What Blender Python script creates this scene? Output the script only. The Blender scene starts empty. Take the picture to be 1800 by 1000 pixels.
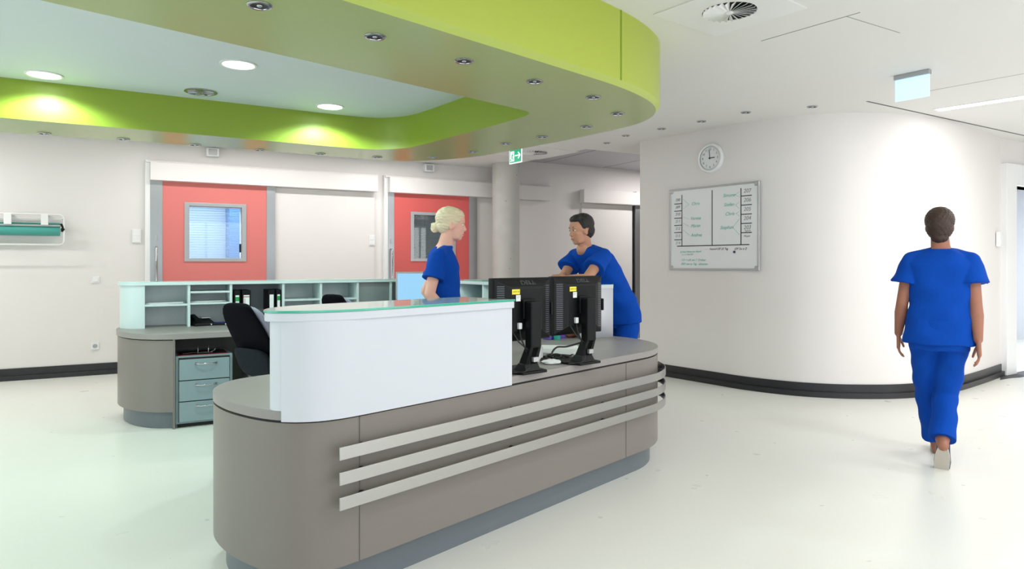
import bpy, bmesh, math, random
from math import sin, cos, pi, radians, atan2, sqrt
from mathutils import Vector, Matrix, Euler
random.seed(7)
SC = bpy.context.scene
COL = SC.collection

# ------------------------------------------------------------ camera, world, exposure
cam_d = bpy.data.cameras.new('camera'); cam = bpy.data.objects.new('camera', cam_d); COL.objects.link(cam)
cam.location = (0, 0, 1.341); cam.rotation_euler = (pi/2, 0, 0)
cam_d.sensor_fit = 'HORIZONTAL'; cam_d.sensor_width = 36; cam_d.lens = 24
cam_d.shift_y = -39/1800
cam_d.clip_start = .05; cam_d.clip_end = 200
SC.camera = cam
SC.view_settings.view_transform = 'Standard'; SC.view_settings.look = 'None'
SC.view_settings.gamma = 1; SC.view_settings.use_curve_mapping = False
SC.view_settings.exposure = 0.10
w = bpy.data.worlds.new('world'); SC.world = w; w.use_nodes = True
w.node_tree.nodes['Background'].inputs[0].default_value = (.75, .87, 1, 1)
w.node_tree.nodes['Background'].inputs[1].default_value = 1.5

# building axes: the rear wall of the room and a grid tied to it
A0 = Vector((-5.775, 7.7)); EB = Vector((.873, .487)).normalized(); NR = Vector((.487, -.873)).normalized()
def W(s, d): return A0 + EB*s + NR*d
RB = atan2(EB.y, EB.x)

def area(name, loc, rot, sx, sy, power, color=(1, 1, 1), spread=180):
    l = bpy.data.lights.new(name, 'AREA'); l.shape = 'RECTANGLE'; l.size = sx; l.size_y = sy
    l.energy = power; l.color = color; l.spread = radians(spread)
    o = bpy.data.objects.new(name, l); COL.objects.link(o); o.location = loc; o.rotation_euler = rot
    return o
# unseen area lights added behind the camera and at left to brighten the room
_p = W(3.5, 12.85); area('added_fill_rear', (_p.x, _p.y, 1.5), (radians(90), 0, RB), 9.0, 2.2, 62, (1, .985, .96))
_p = W(9.5, 12.85); area('added_fill_rear_right', (_p.x, _p.y, 1.5), (radians(90), 0, RB), 3.0, 2.2, 45, (1, .97, .93))
_p = W(-3.35, 6.5); area('added_fill_left', (_p.x, _p.y, 1.5), (radians(90), 0, RB-pi/2), 6.0, 2.2, 65, (.90, 1, .985))

# ------------------------------------------------------------ helpers
def srgb(r, g, b):
    f = lambda c: (c/12.92 if c <= .04045 else ((c+.055)/1.055)**2.4)
    return (f(r/255), f(g/255), f(b/255), 1)
MATS = {}
def mat(name, col, rough=.5, metal=0, spec=.5, emit=None, es=1, noise=0, nscale=40, bump=0, bscale=200, trans=0, alpha=1, coat=0, stretch=None, aniso=0):
    m = bpy.data.materials.new(name); m.use_nodes = True; nt = m.node_tree; b = nt.nodes['Principled BSDF']
    b.inputs['Base Color'].default_value = col; b.inputs['Roughness'].default_value = rough
    b.inputs['Metallic'].default_value = metal; b.inputs['Specular IOR Level'].default_value = spec
    b.inputs['Transmission Weight'].default_value = trans; b.inputs['Alpha'].default_value = alpha
    b.inputs['Coat Weight'].default_value = coat
    if emit: b.inputs['Emission Color'].default_value = emit; b.inputs['Emission Strength'].default_value = es
    tc = nt.nodes.new('ShaderNodeTexCoord'); src = tc.outputs['Object']
    if stretch:
        mp = nt.nodes.new('ShaderNodeMapping'); mp.inputs['Scale'].default_value = stretch
        nt.links.new(src, mp.inputs[0]); src = mp.outputs[0]
    if noise:
        n = nt.nodes.new('ShaderNodeTexNoise'); n.inputs['Scale'].default_value = nscale; n.inputs['Detail'].default_value = 4
        nt.links.new(src, n.inputs['Vector'])
        mx = nt.nodes.new('ShaderNodeMix'); mx.data_type = 'RGBA'
        mx.inputs['A'].default_value = tuple(c*(1-noise) for c in col[:3])+(1,)
        mx.inputs['B'].default_value = tuple(min(1, c*(1+noise)) for c in col[:3])+(1,)
        nt.links.new(n.outputs['Fac'], mx.inputs['Factor']); nt.links.new(mx.outputs['Result'], b.inputs['Base Color'])
    if bump:
        n2 = nt.nodes.new('ShaderNodeTexNoise'); n2.inputs['Scale'].default_value = bscale; n2.inputs['Detail'].default_value = 3
        nt.links.new(src, n2.inputs['Vector'])
        bp = nt.nodes.new('ShaderNodeBump'); bp.inputs['Strength'].default_value = bump; bp.inputs['Distance'].default_value = .01
        nt.links.new(n2.outputs['Fac'], bp.inputs['Height']); nt.links.new(bp.outputs[0], b.inputs['Normal'])
    MATS[name] = m; return m
M_wall = mat('wall_paint', srgb(231, 226, 224), .6, noise=.01, nscale=3, bump=.02, bscale=300)
M_ceil = mat('ceiling_paint', srgb(232, 231, 229), .75, noise=.006, nscale=2)
M_tray = mat('metal_ceiling_tile', srgb(186, 186, 192), .5, noise=.03, nscale=2)
M_in = mat('inner_ceiling_paint', srgb(214, 224, 226), .6)
mat('mint_glass', srgb(190, 226, 220), .08, spec=.7)
M_green = mat('lime_paint', srgb(172, 186, 72), .32, spec=.45)
M_soff = mat('lime_lacquer_soffit', srgb(166, 178, 118), .24, spec=.5)
M_greenin = mat('leaf_green_paint', srgb(140, 162, 50), .42)
M_black = mat('black_skirting', srgb(34, 34, 38), .35)
M_taupe = mat('taupe_laminate', srgb(129, 122, 116), .38, spec=.4, noise=.03, nscale=150)
M_top = mat('grey_worktop_laminate', srgb(148, 143, 140), .4, spec=.4, noise=.03, nscale=120)
M_gap = mat('shadow_gap_black', srgb(25, 24, 24), .6)
M_plinth = mat('slate_plinth', srgb(104, 112, 118), .4)
M_white = mat('white_laminate', srgb(209, 212, 219), .35, spec=.4)
M_coolcast = mat('white_laminate_cool_cast', srgb(206, 222, 222), .35, spec=.4)  # white laminate; the cool cast of lamps and glass is put into its colour
M_coolback = mat('white_back_cool_cast', srgb(224, 232, 233), .4, noise=.04, nscale=20, stretch=(1, 1, .1))  # white backing carrying the cool cast, lightened against the dim recess
M_steel = mat('brushed_steel', srgb(184, 183, 181), .38, 1, noise=.06, nscale=60, stretch=(.4, .4, 20))
M_steelv = mat('brushed_door_steel', srgb(178, 180, 184), .38, 1, noise=.08, nscale=40, stretch=(20, 20, .3))
M_chrome = mat('chrome', srgb(190, 190, 195), .14, 1)
M_dark = mat('dark_grey', srgb(48, 48, 52), .5)
M_coral = mat('coral_laminate', srgb(220, 124, 120), .4, spec=.35)
M_coral2 = mat('deep_coral_laminate', srgb(218, 98, 94), .4, spec=.35)
M_glassg = mat('green_glass_edge', srgb(60, 180, 150), .1, spec=.6)
M_glass = mat('clear_glass', (.93, 1, .97, 1), .02, trans=1)
M_blk = mat('black_plastic', srgb(7, 8, 11), .5, spec=.25, bump=.03, bscale=400)
M_blk2 = mat('black_grille', srgb(12, 12, 14), .6)
M_letter = mat('embossed_black_letters', srgb(64, 66, 72), .2)
M_yellow = mat('yellow_sticker', srgb(238, 222, 60), .5)
M_paper = mat('paper', srgb(236, 238, 238), .7)
M_ink = mat('black_ink', srgb(20, 20, 22), .6)
M_gink = mat('green_ink', srgb(112, 186, 172), .7)
M_grink = mat('grey_ink', srgb(138, 138, 140), .7)
M_board = mat('whiteboard_enamel', srgb(232, 234, 236), .22, spec=.5)
M_alu = mat('aluminium_trim', srgb(178, 180, 182), .4, .7)
M_pvc = mat('white_plastic', srgb(236, 236, 236), .35)
M_cable = mat('cable_rubber', srgb(20, 20, 22), .5)
M_scrub = mat('blue_scrub_cotton', srgb(4, 68, 166), .85, spec=.15, noise=.10, nscale=9, bump=.25, bscale=28)
M_skinl = mat('fair_skin', srgb(232, 178, 160), .5, spec=.3, noise=.04, nscale=30)
M_skinm = mat('tan_skin', srgb(190, 138, 112), .5, spec=.3, noise=.05, nscale=30)
M_skind = mat('brown_skin', srgb(160, 108, 88), .5, spec=.3, noise=.05, nscale=30)
M_blond = mat('blond_hair', srgb(228, 210, 178), .45, noise=.22, nscale=22, bump=.5, bscale=60, stretch=(1, 1, 5))
M_brunet = mat('black_brown_hair', srgb(24, 18, 16), .5, noise=.25, nscale=40, bump=.5, bscale=90, stretch=(1, 1, 3))
M_brown = mat('brown_hair', srgb(56, 36, 27), .5, noise=.25, nscale=40, bump=.5, bscale=90, stretch=(1, 1, 3))
M_eyew = mat('eye_white', srgb(228, 224, 220), .3)
M_iris = mat('iris_dark', srgb(40, 34, 30), .3)
M_lip = mat('lip', srgb(190, 110, 104), .5)
M_clog = mat('dark_clog', srgb(46, 46, 86), .5)
M_sole = mat('beige_sole', srgb(196, 188, 178), .6)
M_navy = mat('navy_upholstery', srgb(6, 7, 14), .9, spec=.08, bump=.3, bscale=500)
M_greyf = mat('grey_upholstery', srgb(150, 152, 172), .8, bump=.2, bscale=500)
M_mesh = mat('dark_mesh_cloth', srgb(34, 38, 45), .9, spec=.1, noise=.3, nscale=30)
M_pedes = mat('aqua_grey_steel', srgb(140, 160, 166), .35, spec=.5)
M_paperroll = mat('teal_paper_roll', srgb(70, 160, 150), .55)
M_green2 = mat('green_label', srgb(20, 150, 70), .5)
M_red = mat('red_card', srgb(150, 20, 34), .5)
M_purple = mat('purple_plastic', srgb(110, 80, 180), .4)
M_teal = mat('teal_plastic', srgb(30, 150, 130), .4)
M_skyl = mat('pale_blue_wall', srgb(186, 206, 230), .6)
M_dkblue = mat('blue_cabinet', srgb(96, 142, 196), .5)
M_slatw = mat('white_blind_slat', srgb(206, 218, 232), .5)
M_slatg = mat('grey_blind_slat', srgb(92, 98, 110), .5)
M_room = mat('lavender_wall', srgb(208, 210, 218), .6)
def emis(name, col, s, base=None):
    return mat(name, base or (0.8, .8, .8, 1), .4, emit=col, es=s)
M_lamp = emis('lamp_glow', (.93, 1, .97, 1), 9)
M_tube = emis('tube_glow', (1, .99, .97, 1), 8)
M_scr = emis('screen_glow', srgb(150, 205, 240), 1.0, srgb(20, 30, 40))
M_signp = emis('sign_plate_glow', srgb(175, 215, 240), .85, srgb(200, 220, 235))
M_signg = emis('sign_green_glow', srgb(0, 165, 120), .75, srgb(0, 150, 110))
M_signw = emis('sign_white_glow', (.9, 1, .97, 1), .9)

# floor: pale speckled vinyl
def floor_mat():
    m = bpy.data.materials.new('speckled_vinyl'); m.use_nodes = True; nt = m.node_tree; b = nt.nodes['Principled BSDF']
    b.inputs['Roughness'].default_value = .3; b.inputs['Specular IOR Level'].default_value = .45
    tc = nt.nodes.new('ShaderNodeTexCoord')
    n = nt.nodes.new('ShaderNodeTexNoise'); n.inputs['Scale'].default_value = 260; n.inputs['Detail'].default_value = 0
    r = nt.nodes.new('ShaderNodeValToRGB'); r.color_ramp.elements[0].position = .30; r.color_ramp.elements[1].position = .42
    r.color_ramp.elements[0].color = srgb(223, 223, 216); r.color_ramp.elements[1].color = srgb(228, 228, 221)
    nt.links.new(tc.outputs['Object'], n.inputs['Vector']); nt.links.new(n.outputs['Fac'], r.inputs[0]); nt.links.new(r.outputs[0], b.inputs['Base Color'])
    n2 = nt.nodes.new('ShaderNodeTexNoise'); n2.inputs['Scale'].default_value = 6
    mr = nt.nodes.new('ShaderNodeMapRange'); mr.inputs['To Min'].default_value = .24; mr.inputs['To Max'].default_value = .36
    nt.links.new(tc.outputs['Object'], n2.inputs['Vector']); nt.links.new(n2.outputs['Fac'], mr.inputs[0]); nt.links.new(mr.outputs[0], b.inputs['Roughness'])
    return m
M_floor = floor_mat()
def concrete_mat():
    m = mat('concrete', srgb(196, 194, 189), .75, noise=.09, nscale=7, bump=.15, bscale=60)
    nt = m.node_tree; b = nt.nodes['Principled BSDF']; base = b.inputs['Base Color'].links[0].from_socket
    v = nt.nodes.new('ShaderNodeTexVoronoi'); v.inputs['Scale'].default_value = 9
    tc = nt.nodes.new('ShaderNodeTexCoord'); nt.links.new(tc.outputs['Object'], v.inputs['Vector'])
    r = nt.nodes.new('ShaderNodeValToRGB'); r.color_ramp.elements[0].position = .045; r.color_ramp.elements[1].position = .075
    r.color_ramp.elements[0].color = (.25, .24, .22, 1); r.color_ramp.elements[1].color = (1, 1, 1, 1)
    nt.links.new(v.outputs['Distance'], r.inputs[0])
    mx = nt.nodes.new('ShaderNodeMix'); mx.data_type = 'RGBA'; mx.blend_type = 'MULTIPLY'; mx.inputs['Factor'].default_value = 1
    nt.links.new(base, mx.inputs['A']); nt.links.new(r.outputs[0], mx.inputs['B']); nt.links.new(mx.outputs['Result'], b.inputs['Base Color'])
    return m
M_conc = concrete_mat()

class MB:
    def __init__(s): s.bm = bmesh.new()
    def face(s, vs, smooth=False):
        try: f = s.bm.faces.new(vs); f.smooth = smooth; return f
        except ValueError: return None
    def box(s, x0, x1, y0, y1, z0, z1, m=None):
        P = [(x0, y0, z0), (x1, y0, z0), (x1, y1, z0), (x0, y1, z0), (x0, y0, z1), (x1, y0, z1), (x1, y1, z1), (x0, y1, z1)]
        v = [s.bm.verts.new((m @ Vector(p)) if m else p) for p in P]
        for q in ((3, 2, 1, 0), (4, 5, 6, 7), (0, 1, 5, 4), (1, 2, 6, 5), (2, 3, 7, 6), (3, 0, 4, 7)): s.face([v[i] for i in q])
        return s
    def prism(s, out, z0, z1, smooth=False):
        out = [Vector(p) for p in out]
        ar = sum(out[i].x*out[(i+1) % len(out)].y-out[(i+1) % len(out)].x*out[i].y for i in range(len(out)))
        if ar < 0: out = out[::-1]
        lo = [s.bm.verts.new((p.x, p.y, z0)) for p in out]; hi = [s.bm.verts.new((p.x, p.y, z1)) for p in out]
        s.face(lo[::-1]); s.face(hi)
        n = len(out)
        for i in range(n): s.face([lo[i], lo[(i+1) % n], hi[(i+1) % n], hi[i]], smooth)
        return s
    def ribbon(s, path, t, z0, z1, closed=False, smooth=True, taper=0):
        # solid strip of thickness t to the left of the path
        P = [Vector(p) for p in path]; n = len(P); off = []
        for i in range(n):
            a = P[i-1] if (i > 0 or closed) else P[i]; b = P[(i+1) % n] if (i < n-1 or closed) else P[i]
            d = (b-a).normalized(); off.append(Vector((-d.y, d.x)))
        o = [(p.x, p.y) for p in P]; q = [(p.x+k.x*t, p.y+k.y*t) for p, k in zip(P, off)]
        V = [[s.bm.verts.new((x, y, z)) for x, y in L] for L, z in ((o, z0), (o, z1), (q, z0), (q, z1))]
        rng = range(n) if closed else range(n-1)
        for i in rng:
            j = (i+1) % n
            s.face([V[0][i], V[0][j], V[1][j], V[1][i]], smooth)
            s.face([V[2][j], V[2][i], V[3][i], V[3][j]], smooth)
            s.face([V[1][i], V[1][j], V[3][j], V[3][i]]); s.face([V[0][j], V[0][i], V[2][i], V[2][j]])
        if not closed:
            s.face([V[0][0], V[1][0], V[3][0], V[2][0]]); s.face([V[0][-1], V[2][-1], V[3][-1], V[1][-1]])
        return s
    def rings(s, rings, cap=True, smooth=True, closed=True):
        R = [[s.bm.verts.new(p) for p in r] for r in rings]
        n = len(R[0])
        for a, b in zip(R, R[1:]):
            for i in range(n if closed else n-1): s.face([a[i], a[(i+1) % n], b[(i+1) % n], b[i]], smooth)
        if cap: s.face(R[0][::-1]); s.face(R[-1])
        return s
    def cyl(s, p0, p1, r0, r1=None, seg=24, smooth=True, cap=True):
        r1 = r0 if r1 is None else r1
        p0 = Vector(p0); p1 = Vector(p1); d = (p1-p0).normalized()
        a = d.orthogonal().normalized(); b = d.cross(a)
        mk = lambda c, r: [c+a*r*cos(2*pi*i/seg)+b*r*sin(2*pi*i/seg) for i in range(seg)]
        return s.rings([mk(p0, r0), mk(p1, r1)], cap, smooth)
    def lathe(s, prof, seg=32, c=(0, 0), cap=True):
        return s.rings([[(c[0]+r*cos(2*pi*i/seg), c[1]+r*sin(2*pi*i/seg), z) for i in range(seg)] for r, z in prof], cap)
    def tube(s, pts, r, seg=8):
        P = [Vector(p) for p in pts]; R = []
        up = None
        for i, p in enumerate(P):
            d = (P[min(i+1, len(P)-1)]-P[max(i-1, 0)]).normalized()
            if up is None: up = d.orthogonal().normalized()
            up = (up-d*up.dot(d)); up = up.normalized() if up.length > 1e-4 else d.orthogonal().normalized()
            b = d.cross(up)
            rr = r[i] if isinstance(r, (list, tuple)) else r
            R.append([p+up*rr*cos(2*pi*k/seg)+b*rr*sin(2*pi*k/seg) for k in range(seg)])
        return s.rings(R)
    def ball(s, c, rx, ry=None, rz=None, u=20, v=12, rot=None):
        ry = rx if ry is None else ry; rz = rx if rz is None else rz
        m = Matrix.Translation(c) @ (rot.to_4x4() if rot else Matrix()) @ Matrix.Diagonal((rx, ry, rz, 1))
        s.rings([[m @ Vector((sin(a)*cos(2*pi*i/u), sin(a)*sin(2*pi*i/u), -cos(a))) for i in range(u)] for a in [max(.02, min(pi-.02, pi*j/v)) for j in range(v+1)]])
        return s
    def cap(s, p0, p1, r0, r1=None, seg=18):
        r1 = r0 if r1 is None else r1
        s.cyl(p0, p1, r0, r1, seg); s.ball(p0, r0, u=seg, v=10); s.ball(p1, r1, u=seg, v=10); return s
    def add(s, o):
        me = bpy.data.meshes.new('t'); o.bm.to_mesh(me); s.bm.from_mesh(me); bpy.data.meshes.remove(me); return s
    def build(s, name, m, parent=None, loc=None, bevel=0, seg=2, sub=0, recalc=True, rz=None):
        if recalc: bmesh.ops.recalc_face_normals(s.bm, faces=s.bm.faces)
        for e in s.bm.edges:
            lf = e.link_faces
            if len(lf) == 2 and (not (lf[0].smooth and lf[1].smooth) or e.calc_face_angle(0) > .9): e.smooth = False
        me = bpy.data.meshes.new(name); s.bm.to_mesh(me); s.bm.free()
        o = bpy.data.objects.new(name, me); COL.objects.link(o)
        me.materials.append(m)
        if parent: o.parent = parent
        if loc: o.location = loc
        if rz is not None: o.rotation_euler = (0, 0, rz)
        if bevel:
            b = o.modifiers.new('bevel', 'BEVEL'); b.width = bevel; b.segments = seg; b.limit_method = 'ANGLE'; b.angle_limit = radians(40)
        if sub:
            b = o.modifiers.new('sub', 'SUBSURF'); b.levels = sub; b.render_levels = sub
        return o

def tag(o, label=None, cat=None, group=None, kind=None):
    if label: o['label'] = label
    if cat: o['category'] = cat
    if group: o['group'] = group
    if kind: o['kind'] = kind
    return o
def thing(name, loc, rz, label, cat, group=None, kind=None):
    o = bpy.data.objects.new(name, None); COL.objects.link(o); o.empty_display_size = .1
    o.location = loc; o.rotation_euler = (0, 0, rz)
    return tag(o, label, cat, group, kind)
def dup(root, loc, rz, label):
    def cp(o, par):
        c = o.copy(); COL.objects.link(c); c.parent = par
        for ch in [x for x in kids if x.parent == o]: cp(ch, c)
        return c
    kids = list(bpy.data.objects)
    r = cp(root, None); r.location = loc; r.rotation_euler = (0, 0, rz); r['label'] = label
    return r
def text(name, s, size, m, parent=None, loc=(0, 0, 0), rot=(pi/2, 0, 0), depth=.0006, shear=0, bold=0, sx=1):
    c = bpy.data.curves.new(name, 'FONT'); c.body = s; c.size = size; c.extrude = depth; c.shear = shear; c.offset = bold
    c.align_x = 'CENTER'; c.align_y = 'CENTER'
    t = bpy.data.objects.new(name, c); COL.objects.link(t)
    me = bpy.data.meshes.new_from_object(t.evaluated_get(bpy.context.evaluated_depsgraph_get()))
    bpy.data.objects.remove(t); bpy.data.curves.remove(c)
    me.materials.clear(); me.materials.append(m)
    o = bpy.data.objects.new(name, me); COL.objects.link(o)
    if parent: o.parent = parent
    o.location = loc; o.rotation_euler = rot; o.scale = (sx, 1, 1)
    return o
def catmull(pts, n=8, closed=False):
    P = [Vector(p) for p in pts]; N = len(P); out = []
    for i in range(N if closed else N-1):
        g = lambda k: P[k % N] if closed else P[max(0, min(N-1, k))]
        p0, p1, p2, p3 = g(i-1), g(i), g(i+1), g(i+2)
        for k in range(n):
            t = k/n
            out.append(.5*((2*p1)+(p2-p0)*t+(2*p0-5*p1+4*p2-p3)*t*t+(3*p1-p0-3*p2+p3)*t**3))
    if not closed: out.append(P[-1])
    return out
def arc(cx, cy, r, a0, a1, n=16, ry=None):
    ry = ry or r
    return [Vector((cx+r*cos(radians(a0+(a1-a0)*i/n)), cy+ry*sin(radians(a0+(a1-a0)*i/n)))) for i in range(n+1)]
def inset(loop, d):
    n = len(loop); out = []
    ar = sum(loop[i].x*loop[(i+1) % n].y-loop[(i+1) % n].x*loop[i].y for i in range(n)); sg = 1 if ar > 0 else -1
    for i in range(n):
        t = (loop[(i+1) % n]-loop[i-1]).normalized(); out.append(loop[i]+Vector((-t.y, t.x))*d*sg)
    return out
def flat_with_holes(name, outer, holes, z, m, parent=None, th=0):
    bm = bmesh.new()
    for L in [outer]+holes:
        vs = [bm.verts.new((p[0], p[1], z)) for p in L]
        for i in range(len(vs)): bm.edges.new((vs[i], vs[(i+1) % len(vs)]))
    bmesh.ops.triangle_fill(bm, edges=bm.edges, use_beauty=True, use_dissolve=False)
    bmesh.ops.recalc_face_normals(bm, faces=bm.faces)
    if th:
        r = bmesh.ops.extrude_face_region(bm, geom=bm.faces[:])
        for v in r['geom']:
            if isinstance(v, bmesh.types.BMVert): v.co.z += th
        bmesh.ops.recalc_face_normals(bm, faces=bm.faces)
    me = bpy.data.meshes.new(name); bm.to_mesh(me); bm.free(); me.materials.append(m)
    o = bpy.data.objects.new(name, me); COL.objects.link(o)
    if parent: o.parent = parent
    return o
def struct(o): o['kind'] = 'structure'; return o

# ------------------------------------------------------------ room shell
SL, SR, DR = -3.3, 15.0, 12.8      # left side, right side, rear side (building coordinates)
CZ, TZ = 2.82, 2.975
rect = [W(SL-.2, -3.2), W(SR+.2, -3.2), W(SR+.2, DR+.2), W(SL-.2, DR+.2)]
struct(MB().prism([tuple(p) for p in rect], -.1, 0).build('floor', M_floor))
# lowered ceiling (with the raised tray of metal tiles at the back right)
P1 = Vector((-.02, 10.35)); tray_a = P1; tray_b = Vector((.966, 8.92)); tray_c = tray_b+EB*9
def sproj(p): return (p-A0).dot(EB)
lo = [W(SL, 0), W(sproj(Vector((-.33, 10.8))), 0), tray_b, tray_c, W(SR, (tray_c-A0).dot(NR)), W(SR, DR), W(SL, DR)]
flatc = flat_with_holes('ceiling', [tuple(p) for p in lo], [], CZ, M_ceil, th=.05); struct(flatc)
o = MB(); o.prism([tuple(W(SL-.2, -3.2)), tuple(W(SR+.2, -3.2)), tuple(W(SR+.2, DR+.2)), tuple(W(SL-.2, DR+.2))], TZ+.06, TZ+.12)
struct(o.build('ceiling', M_ceil))
o = MB().prism([tuple(W(3, -.02)), tuple(W(SR, -.02)), tuple(W(SR, 4.6)), tuple(W(3, 4.6))], TZ, TZ+.03)
struct(o.build('ceiling', M_tray))
g = MB()
for k in range(9):
    s = 6+k*1.2
    a = W(s, .02); b = W(s, 3.0); d = (b-a).normalized()*.0; n = EB*.004
    g.prism([tuple(a-n), tuple(a+n), tuple(b+n), tuple(b-n)], TZ-.002, TZ+.001)
struct(g.build('trim_1', M_dark))

def wall_loc(s, d=0, z=0): p = W(s, d); return (p.x, p.y, z)
# back wall with the window opening of the first door cut through
def holed(mb, x0, x1, z0, z1, holes, y0, y1):
    xs = sorted({x0, x1}|{h[0] for h in holes}|{h[1] for h in holes}); zs = sorted({z0, z1}|{h[2] for h in holes}|{h[3] for h in holes})
    V = {}
    def v(x, y, z):
        k = (x, y, z)
        if k not in V: V[k] = mb.bm.verts.new(k)
        return V[k]
    inh = lambda x, z: any(h[0] < x < h[1] and h[2] < z < h[3] for h in holes)
    cell = {}
    for i in range(len(xs)-1):
        for j in range(len(zs)-1): cell[i, j] = not inh((xs[i]+xs[i+1])/2, (zs[j]+zs[j+1])/2)
    for (i, j), full in cell.items():
        if not full: continue
        a, b, c, d = xs[i], xs[i+1], zs[j], zs[j+1]
        mb.face([v(a, y0, c), v(b, y0, c), v(b, y0, d), v(a, y0, d)]); mb.face([v(b, y1, c), v(a, y1, c), v(a, y1, d), v(b, y1, d)])
        if not cell.get((i-1, j)): mb.face([v(a, y1, c), v(a, y0, c), v(a, y0, d), v(a, y1, d)])
        if not cell.get((i+1, j)): mb.face([v(b, y0, c), v(b, y1, c), v(b, y1, d), v(b, y0, d)])
        if not cell.get((i, j-1)): mb.face([v(a, y0, c), v(a, y1, c), v(b, y1, c), v(b, y0, c)])
        if not cell.get((i, j+1)): mb.face([v(a, y0, d), v(b, y0, d), v(b, y1, d), v(a, y1, d)])
    return mb
WBL = lambda o: (setattr(o, 'location', (A0.x, A0.y, 0)), setattr(o, 'rotation_euler', (0, 0, RB)), o)[2]
win1 = (1.93, 2.55, 1.395, 2.05)
wb = holed(MB(), SL, SR, 0, TZ+.1, [win1], 0, .15).build('wall_back', M_wall); struct(WBL(wb))
# left, rear walls (off frame) with openings added to let light in
def wall_line(name, p, q, holes, th=.15):
    d = (q-p); L = d.length; a = atan2(d.y, d.x)
    o = holed(MB(), 0, L, 0, TZ+.1, holes, 0, th).build(name, M_wall, rz=a, loc=(p.x, p.y, 0)); return struct(o)
wall_line('wall_left', W(SL, DR), W(SL, 0), [(3.2, 9.4, .3, 2.6)])
wall_line('wall_rear', W(SR, DR), W(SL, DR), [(SR-11.2, SR-7.8, .3, 2.6), (SR-8+.3, SR+1.2, .3, 2.6)])
wall_line('wall_right', W(SR, 0), W(SR, DR), [])
def window_frame(n, p, q, z0, z1, cnt):  # invented windows out of view, built around the added fill lights
    d = q-p; L = d.length; a = atan2(d.y, d.x)
    t = thing('window_%d' % n, (p.x, p.y, 0), a, 'added white framed window out of view, put in to admit light', 'window', kind='structure')
    m = MB(); m.box(0, L, .03, .09, z0, z0+.06); m.box(0, L, .03, .09, z1-.06, z1)
    for i in range(cnt+1): x = (L-.06)*i/cnt; m.box(x, x+.06, .03, .09, z0, z1)
    m.build('window_frame', M_pvc, t); return t
window_frame(1, W(SL, 9.6), W(SL, 3.4), .3, 2.6, 5)
window_frame(2, W(7.7, DR), W(SL+2.1, DR), .3, 2.6, 6)
window_frame(3, W(11.2, DR), W(7.8, DR), .3, 2.6, 3)

# rounded wall block on the right (clock and whiteboard wall)
C0 = Vector((1.573, 8.39)); CD = Vector((.605, -.796)).normalized()
curve = [C0, C0+CD*.4, C0+CD*.8, C0+CD*1.15, C0+CD*1.45]+[Vector(p) for p in ((2.72, 6.99), (3.0, 6.83), (3.36, 6.745), (3.88, 6.775), (4.46, 7.03), (5.12, 7.53), (5.81, 8.12))]
cpath = catmull([tuple(p) for p in curve], 8)
JD = Vector((.857, .515)).normalized(); JE = cpath[-1]
RJ = atan2(JD.y, JD.x)
full = cpath
mb = MB(); mb.ribbon([tuple(p) for p in full], .15, 0, CZ+.02, smooth=True); struct(mb.build('wall_right', M_wall))
be = C0+Vector((CD.y*-1, CD.x))*0
mb = MB(); mb.ribbon([tuple(C0+EB*.22), tuple(C0+EB*8)], -.15, 0, TZ+.02); struct(mb.build('wall_corridor', M_wall))
# wall with door opening right of the rounded wall
DOH, DOW = 2.27, 1.3
ow = holed(MB(), 0, 5, 0, CZ+.02, [(.27, .27+DOW, 0.0, DOH)], 0, .18).build('wall_side', M_wall, loc=(JE.x, JE.y, 0), rz=RJ); struct(ow)
t = thing('door_4', (JE.x, JE.y, 0), RJ, 'white framed doorway at right edge opening to a bright side room', 'door', kind='structure')
m = MB(); m.box(.02, .27, -.06, .19, 0, 2.52); m.box(.27+DOW, .27+DOW+.25, -.06, .19, 0, 2.52); m.box(.27, .27+DOW, -.06, .19, DOH, 2.52)
m.build('door_frame', M_pvc, t, bevel=.004)
# side room behind it
m = MB(); m.box(-2.5, 4.5, 1.75, 1.85, .12, CZ); m.box(-2.6, -2.5, .2, 1.85, 0, CZ); m.box(4.5, 4.6, .2, 1.85, 0, CZ)
struct(m.build('wall_side_room', M_room, loc=(JE.x, JE.y, 0), rz=RJ))
m = MB(); m.box(-2.5, 4.5, 1.74, 1.85, 0, .12); o = m.build('baseboard_side_room', M_plinth, loc=(JE.x, JE.y, 0), rz=RJ); struct(o)
p = JE+JD*1.0+Vector((-JD.y, JD.x))*.9
area('side_room_light', (p.x, p.y, 2.78), (0, 0, RJ), 1.5, .6, 160, (.9, .97, 1))
t = thing('wall_switch_box', tuple(JE+JD*.78+Vector((-JD.y, JD.x))*1.74)+(.93,), RJ, 'pale blue box fixed to side room wall seen through right doorway', 'wall box')
m = MB(); m.box(-.09, .09, -.05, 0, 0, .09); m.build('housing', M_pvc, t, bevel=.006)
m = MB(); m.box(-.085, .02, -.055, -.05, .01, .08); m.build('cover', mat('pale_aqua', srgb(176, 218, 228), .4), t)

# skirtings
def skirt(name, path):
    o = MB().ribbon([tuple(p) for p in path], -.012, 0, .135).build(name, M_black); struct(o)
    p2 = [p for p in path]
    o = MB().ribbon([tuple(p) for p in path], -.045, 0, .055).build(name, M_black); struct(o)
skirt('baseboard_right', cpath)
for a, b in ((SL, 1.40), (7.35, 7.95), (9.22, 14.9)):
    skirt('baseboard_back', [W(a, .0)+(W(b, 0)-W(a, 0))*i/4 for i in range(5)])
q0 = JE-JD*.02
o = MB().prism([tuple(cpath[-5]+Vector((.06, -.07))), tuple(cpath[-3]+Vector((.08, -.11))), tuple(JE+Vector((.12, -.16))), tuple(JE+JD*1.8+Vector((.10, -.2))), tuple(JE+JD*1.8), tuple(JE)], 0, .004).build('trim_2', M_dark); struct(o)

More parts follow.
